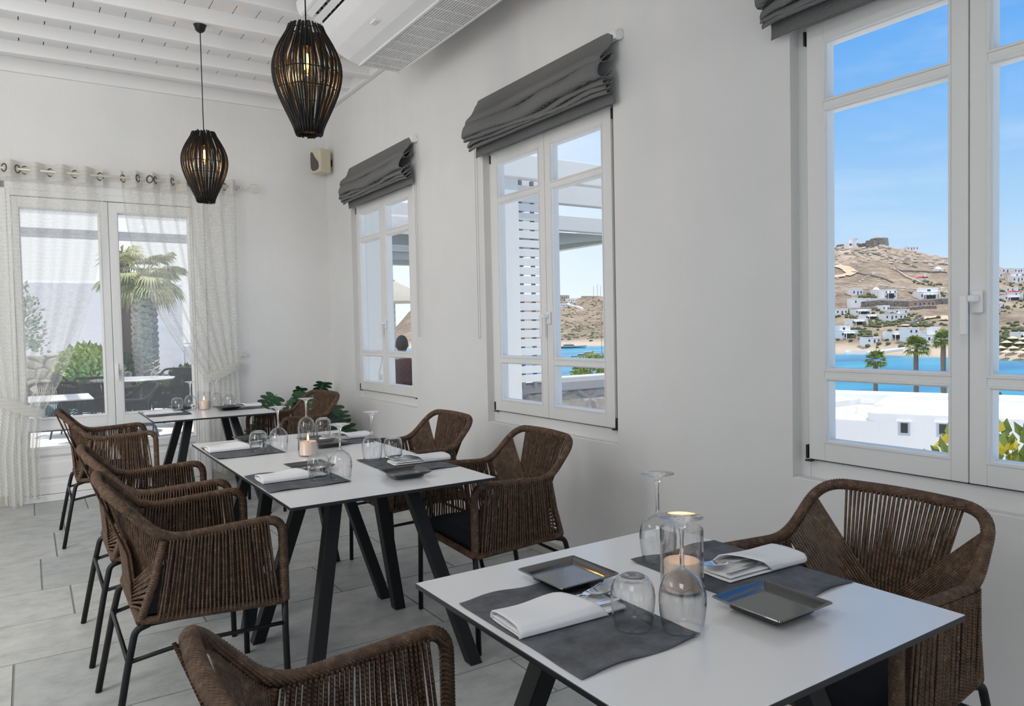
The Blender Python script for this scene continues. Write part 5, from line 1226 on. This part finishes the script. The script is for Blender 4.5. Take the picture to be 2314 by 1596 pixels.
# ------------------------------------------------------------------ outside the middle and corner windows: pergola, screen, stone wall, guest
pg = empty('pergola', (0, 0, 0), 0, 'white timber pergola with flat awning outside the windows', 'pergola')
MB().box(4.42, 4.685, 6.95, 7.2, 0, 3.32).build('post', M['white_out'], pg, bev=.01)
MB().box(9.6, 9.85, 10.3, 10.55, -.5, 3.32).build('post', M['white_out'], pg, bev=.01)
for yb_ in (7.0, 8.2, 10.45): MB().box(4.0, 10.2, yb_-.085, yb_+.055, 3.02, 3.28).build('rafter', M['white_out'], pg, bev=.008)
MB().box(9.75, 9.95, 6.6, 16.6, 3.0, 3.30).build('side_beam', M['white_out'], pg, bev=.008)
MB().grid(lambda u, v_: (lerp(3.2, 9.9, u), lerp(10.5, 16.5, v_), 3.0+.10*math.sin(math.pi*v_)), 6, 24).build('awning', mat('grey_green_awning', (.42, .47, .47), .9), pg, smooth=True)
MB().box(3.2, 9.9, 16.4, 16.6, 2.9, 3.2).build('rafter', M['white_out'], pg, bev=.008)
sc_ = empty('slat_screen', (0, 0, 0), 0, 'white slatted screen beside the post outside the middle window', 'screen')
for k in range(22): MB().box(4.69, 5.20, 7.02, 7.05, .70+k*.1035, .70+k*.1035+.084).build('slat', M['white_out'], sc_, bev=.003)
MB().box(4.76, 4.80, 7.05, 7.09, .62, 3.02).box(4.93, 4.965, 7.05, 7.09, .62, 3.02).box(5.085, 5.11, 7.05, 7.09, .62, 3.02).build('batten', M['cap'], sc_)
pw = empty('painted_shutter', (0, 0, 0), 0, 'white outdoor wall panel with slots beside the corner window', 'panel')
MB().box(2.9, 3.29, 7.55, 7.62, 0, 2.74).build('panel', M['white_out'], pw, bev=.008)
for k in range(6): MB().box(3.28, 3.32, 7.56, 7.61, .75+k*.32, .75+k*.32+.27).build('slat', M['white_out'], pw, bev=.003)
MB().tube(fillet([(3.255, 7.552, 1.08), (3.255, 7.49, 1.08), (3.30, 7.49, 1.08)], .015, 3), .008, 6).build('door_handle', M['hinge'], pw)
sw = empty('stone_parapet', (0, 0, 0), 0, 'rubble stone parapet with grey coping under the pergola', 'wall')
MB().box(4.69, 8.9, 7.14, 7.5, -.5, .555).build('rubble', M['rubble'], sw, bev=.02)
MB().box(4.69, 8.9, 7.11, 7.26, .555, .672).build('coping', M['cap'], sw, bev=.015)
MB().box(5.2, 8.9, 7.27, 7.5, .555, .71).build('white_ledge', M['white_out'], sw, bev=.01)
tag(MB().box(2.9, 10, 7.3, 24, -.25, -.02).box(2.64, 5.0, -4, 7.3, -.25, -.02).build('terrace_side', M['paving']), 'paved terrace outside the windows, with an unseen strip added to bounce sunlight', kind='structure')  # strip along the windows is unseen, added to bounce sunlight upwards
um = empty('straw_parasol', (9.9, 22, 0), 0, 'thatched straw parasol seen through the corner window', 'parasol')
MB().lathe([(1.32, 2.22), (1.28, 2.30), (.75, 2.56), (.05, 2.90)], 26).build('thatch', M['thatch'], um, smooth=True); MB().tube([(0, 0, -.1), (0, 0, 2.95)], .05, 8).build('pole', M['trunk'], um)
# seated guest seen from behind
pe = empty('person', (4.335, 9.4, 0), math.radians(66), 'seated person with dark hair and dark red shirt, seen from behind through the corner window', 'person')
def skinned(name, verts, edges, radii, m, parent):
    me = bpy.data.meshes.new(name); me.from_pydata(verts, edges, []); o = bpy.data.objects.new(name, me); col.objects.link(o); o.parent = parent
    o.modifiers.new('skin', 'SKIN'); sv = me.skin_vertices[0].data
    for k, r in enumerate(radii): sv[k].radius = (r, r) if not isinstance(r, tuple) else r
    sv[0].use_root = True; su = o.modifiers.new('sub', 'SUBSURF'); su.levels = 2; su.render_levels = 2; me.materials.append(m)
    me.polygons.foreach_set('use_smooth', [True]*len(me.polygons)); o.modifiers['skin'].use_smooth_shade = True; return o
V_ = [(0, 0, .50), (.01, 0, .66), (.0, 0, .82), (-.01, 0, .93), (0, 0, .985), (.02, 0, 1.04), (.03, 0, 1.12),
      (-.01, .19, .90), (.05, .25, .70), (.26, .20, .62), (.36, .15, .63), (-.01, -.19, .90), (.05, -.25, .70), (.26, -.20, .62), (.36, -.15, .63),
      (.10, .10, .49), (.46, .12, .50), (.47, .12, .10), (.58, .12, .045), (.10, -.10, .49), (.46, -.12, .50), (.47, -.12, .10), (.58, -.12, .045)]
E_ = [(0, 1), (1, 2), (2, 3), (3, 4), (4, 5), (5, 6), (3, 7), (7, 8), (8, 9), (9, 10), (3, 11), (11, 12), (12, 13), (13, 14), (0, 15), (15, 16), (16, 17), (17, 18), (0, 19), (19, 20), (20, 21), (21, 22)]
Rr_ = [.15, .14, .16, .13, .06, .06, .09, .065, .05, .04, .04, .065, .05, .04, .04, .085, .07, .05, .045, .085, .07, .05, .045]
body = skinned('body', V_, E_, Rr_, M['skin'], pe)
Sv = [(0, 0, .52), (.01, 0, .66), (.0, 0, .82), (-.01, 0, .925), (-.01, .19, .905), (.045, .25, .72), (-.01, -.19, .905), (.045, -.25, .72)]
skinned('shirt', Sv, [(0, 1), (1, 2), (2, 3), (3, 4), (4, 5), (3, 6), (6, 7)], [.17, .16, .18, .15, .085, .072, .085, .072], M['shirt'], pe)
MB().ball((.035, 0, 1.125), (.098, .080, .125), 18, 12).build('head', M['skin'], pe, smooth=True)
MB().ball((.018, 0, 1.145), (.102, .088, .118), 18, 12).build('hair', M['hair'], pe, smooth=True)
mb = MB()
for s in (1, -1): mb.ball((.04, s*.083, 1.12), (.022, .012, .032), 8, 6)
mb.ball((.132, 0, 1.115), (.018, .014, .022), 8, 6); mb.build('ear', M['skin'], pe, smooth=True)
mb = MB()
for s in (1, -1): mb.tube(fillet([(.06, s*.10, .49), (.47, s*.12, .50), (.475, s*.12, .10)], .07, 5), [.098, .09, .085, .082, .078, .074, .07, .066, .062][:8]+[.06]*0, 10) if False else mb.tube([(.04, s*.10, .49), (.25, s*.11, .495), (.42, s*.12, .50), (.475, s*.12, .43), (.48, s*.12, .12)], [.10, .09, .078, .074, .058], 10)
mb.build('trousers', M['trousers'], pe, smooth=True)

# ------------------------------------------------------------------ outside the double door: terrace, awning, palm, tables
tag(MB().box(-9, 12, BY+.3, 15.0, -.12, -.02).box(-9, 4.2, 17.2, 24, -.12, -.02).box(-9, -1, 15, 17.2, -.12, -.02).build('terrace', M['paving']), 'pale paved terrace beyond the double door', kind='structure')
tag(MB().box(-1, 12, 14.98, 17.22, -.5, -.06).build('pool', M['pool'], bev=.01), 'turquoise swimming pool beyond the terrace', kind='structure')
aw = empty('terrace_awning', (0, 0, 0), 0, 'white slatted awning roof over the terrace with grey front bar', 'awning')
mb = MB()
for k in range(9): mb.box(-4, 6.5, 8.6+k*.17, 8.6+k*.17+.15, 2.76, 2.79)
mb.build('slatted_roof', M['awning_cloth'], aw)
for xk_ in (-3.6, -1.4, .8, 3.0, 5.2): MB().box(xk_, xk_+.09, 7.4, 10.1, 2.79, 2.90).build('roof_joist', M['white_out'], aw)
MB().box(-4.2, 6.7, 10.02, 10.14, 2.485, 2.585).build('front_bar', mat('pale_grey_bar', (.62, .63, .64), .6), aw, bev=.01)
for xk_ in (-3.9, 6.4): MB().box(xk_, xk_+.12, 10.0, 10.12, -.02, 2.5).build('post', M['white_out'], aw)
ww_ = empty('garden_wall', (0, 0, 0), 0, 'high white garden wall behind the palm', 'wall')
MB().box(-9, 3.6, 22.0, 22.3, -.1, 2.75).build('wall_face', M['limewash'], ww_, bev=.05); MB().box(3.6, 8.2, 22.0, 22.3, -.1, 1.05).build('low_wall', M['limewash'], ww_, bev=.05)
MB().box(4.1, 5.1, 21.0, 21.1, .5, 1.25).build('blue_panel', M['blue'], ww_)
tag(MB().box(-6, .95, 18.75, 19.2, -.1, .95).build('garden_stone_wall', M['garden_stone'], bev=.03), 'sunlit stone garden wall left of the palm', 'wall')
tag(MB().box(3.3, 9, 18.6, 19.0, -.1, .42).build('planter_wall', M['garden_stone'], bev=.03), 'low stone planter wall right of the palm', 'wall')
tr = empty('palm_tree', (2.16, 18, 0), 0, 'sunlit palm tree with rough trunk beyond the terrace', 'palm tree')
mb = MB()
def bark(u, v_):
    a = u*2*math.pi; z = v_*2.62-.1; k = (z*7.2+a/math.pi*2.0) % 1.0; k2 = (z*7.2-a/math.pi*2.0) % 1.0
    r = (.235 if z > .25 else .235+.09*(.25-z))-.02*v_+.055*max(k*(k2 < .5), k2*(k2 >= .5))
    return (r*math.cos(a), r*math.sin(a), z)
mb.grid(bark, 48, 110, True); mb.build('trunk', M['trunk'], tr, smooth=False)
r_ = random.Random(11)
for k in range(34):
    a = k*2.399+r_.uniform(-.2, .2); el = (1.1, .75, .4, .1, -.25)[k % 5]+r_.uniform(-.12, .12); Lf = r_.uniform(.62, .86)
    mb = MB(); pts = []; p = Vector((0, 0, 2.55)); d = Vector((math.cos(a)*math.cos(el), math.sin(a)*math.cos(el), math.sin(el)))
    for q in range(7): pts.append(p.copy()); p = p+d*(Lf*.62/6); d = (d-Vector((0, 0, .10))).normalized()
    mb.tube(pts, [.02-.0018*q for q in range(7)], 5)
    tip = pts[-1]; n_ = d.cross(Vector((0, 0, 1))).normalized()
    for q in range(19):
        b = (q-9)*.155; e_ = (d*math.cos(b)+n_*math.sin(b)).normalized(); s_ = (n_*math.cos(b)-d*math.sin(b)); L_ = Lf*.62*(1-.18*abs(q-9)/9)*r_.uniform(.9, 1.08)
        m1 = tip+e_*L_*.5; t2 = tip+e_*L_*.8-Vector((0, 0, .13*L_)); t3 = tip+e_*L_-Vector((0, 0, .42*L_)); w_ = .026
        mb.poly([tip, m1-s_*w_, t2-s_*w_*.6, t3, t2+s_*w_*.6, m1+s_*w_])
    mb.build('frond', M['frond'], tr)
pt = empty('palm_tree', (2.02, 20.4, 0), 0, 'thin dark palm trunk behind the sunlit palm', 'palm tree')
MB().tube([(0, 0, -.1), (.02, 0, 1.4), (0, 0, 3.4)], [.17, .15, .14], 10).build('trunk', M['trunk_dark'], pt, smooth=True)
mb = MB()
for k in range(40):
    a = k*2.4; d = Vector((math.cos(a), math.sin(a), r_.uniform(-.3, .8))).normalized(); s_ = d.orthogonal().normalized()*.06; c = Vector((0, 0, 3.3)); mb.poly([c, c+d*.35-s_, c+d*.65-Vector((0, 0, .2)), c+d*.35+s_])
mb.build('crown', M['frond'], pt)
shrub((1.05, 17.7, 0), .62, 1.15, 1900, 'yellow green bush left of the palm, beyond the terrace', M['shrub_light'], .13, 21)
shrub((-.6, 17.6, .3), .95, 2.5, 2600, 'pale olive tree behind the stone garden wall', mat('olive_leaf', (.36, .39, .29), .8), .085, 22, name='olive_tree')
shrub((1.58, 18.15, 0), .4, 1.05, 1300, 'dark green bush just left of the palm trunk', M['shrub'], .10, 23)
shrub((3.05, 17.8, 0), .5, .62, 1400, 'low green bush right of the palm trunk', M['shrub'], .10, 24)
shrub((4.0, 17.6, 0), .7, .75, 1600, 'low green bush at the right edge of the door glass', M['shrub'], .10, 25)
shrub((2.2, 17.35, 0), .36, .42, 1200, 'ground cover bush at the foot of the palm', M['frond_green'], .10, 26)
# outdoor furniture
rt_ = empty('round_table', (1.20, 11.35, -.02), 0, 'round grey outdoor table with two glasses beyond the glazed door', 'table')
MB().lathe([(.0005, .742), (.525, .742), (.53, .748), (.53, .756), (.525, .762), (.0005, .762)], 48).build('tabletop', M['top'], rt_, smooth=True, auto=40)
MB().lathe([(.0005, 0), (.24, 0), (.24, .012), (.03, .02), (.03, .74), (.10, .742)], 24).build('pedestal', M['table_leg'], rt_, smooth=True, auto=40)
st_ = empty('square_table', (.12, 8.65, -.02), 0, 'small square outdoor table behind the left curtain', 'table')
MB().box(-.40, .40, -.40, .40, .738, .75).build('tabletop', M['top'], st_, bev=.002)
for sx in (1, -1):
    for sy in (1, -1): MB().hbar((sx*.31, sy*.31, 0), (sx*.15, sy*.15, .738), .05).build('leg', M['table_leg'], st_)
co = make_chair(True)
OC = [((.96, 11.02, -.02), 55, 'outdoor rope armchair left front of the round terrace table'), ((.80, 11.60, -.02), -15, 'outdoor rope armchair left behind the round terrace table'), ((1.62, 10.86, -.02), 112, 'outdoor rope armchair right front of the round terrace table'),
      ((1.62, 11.75, -.02), 235, 'outdoor rope armchair behind the round terrace table, right of its glasses'), ((.16, 9.22, -.02), 262, 'outdoor rope armchair behind the square terrace table'), ((.60, 8.82, -.02), 190, 'outdoor rope armchair right of the square terrace table, close to the door')]
for k, (p_, rz, lb) in enumerate(OC): place(co, k > 0, p_, math.radians(rz), lb, 'rope armchairs on the terrace')
put(PT, 't', (1.125, 11.25, .7425), 0, 'upturned glass on the left of the round terrace table', 'upturned stemless glasses')
put(PT, 't', (1.435, 11.15, .7425), 0, 'upturned glass on the right of the round terrace table', 'upturned stemless glasses')
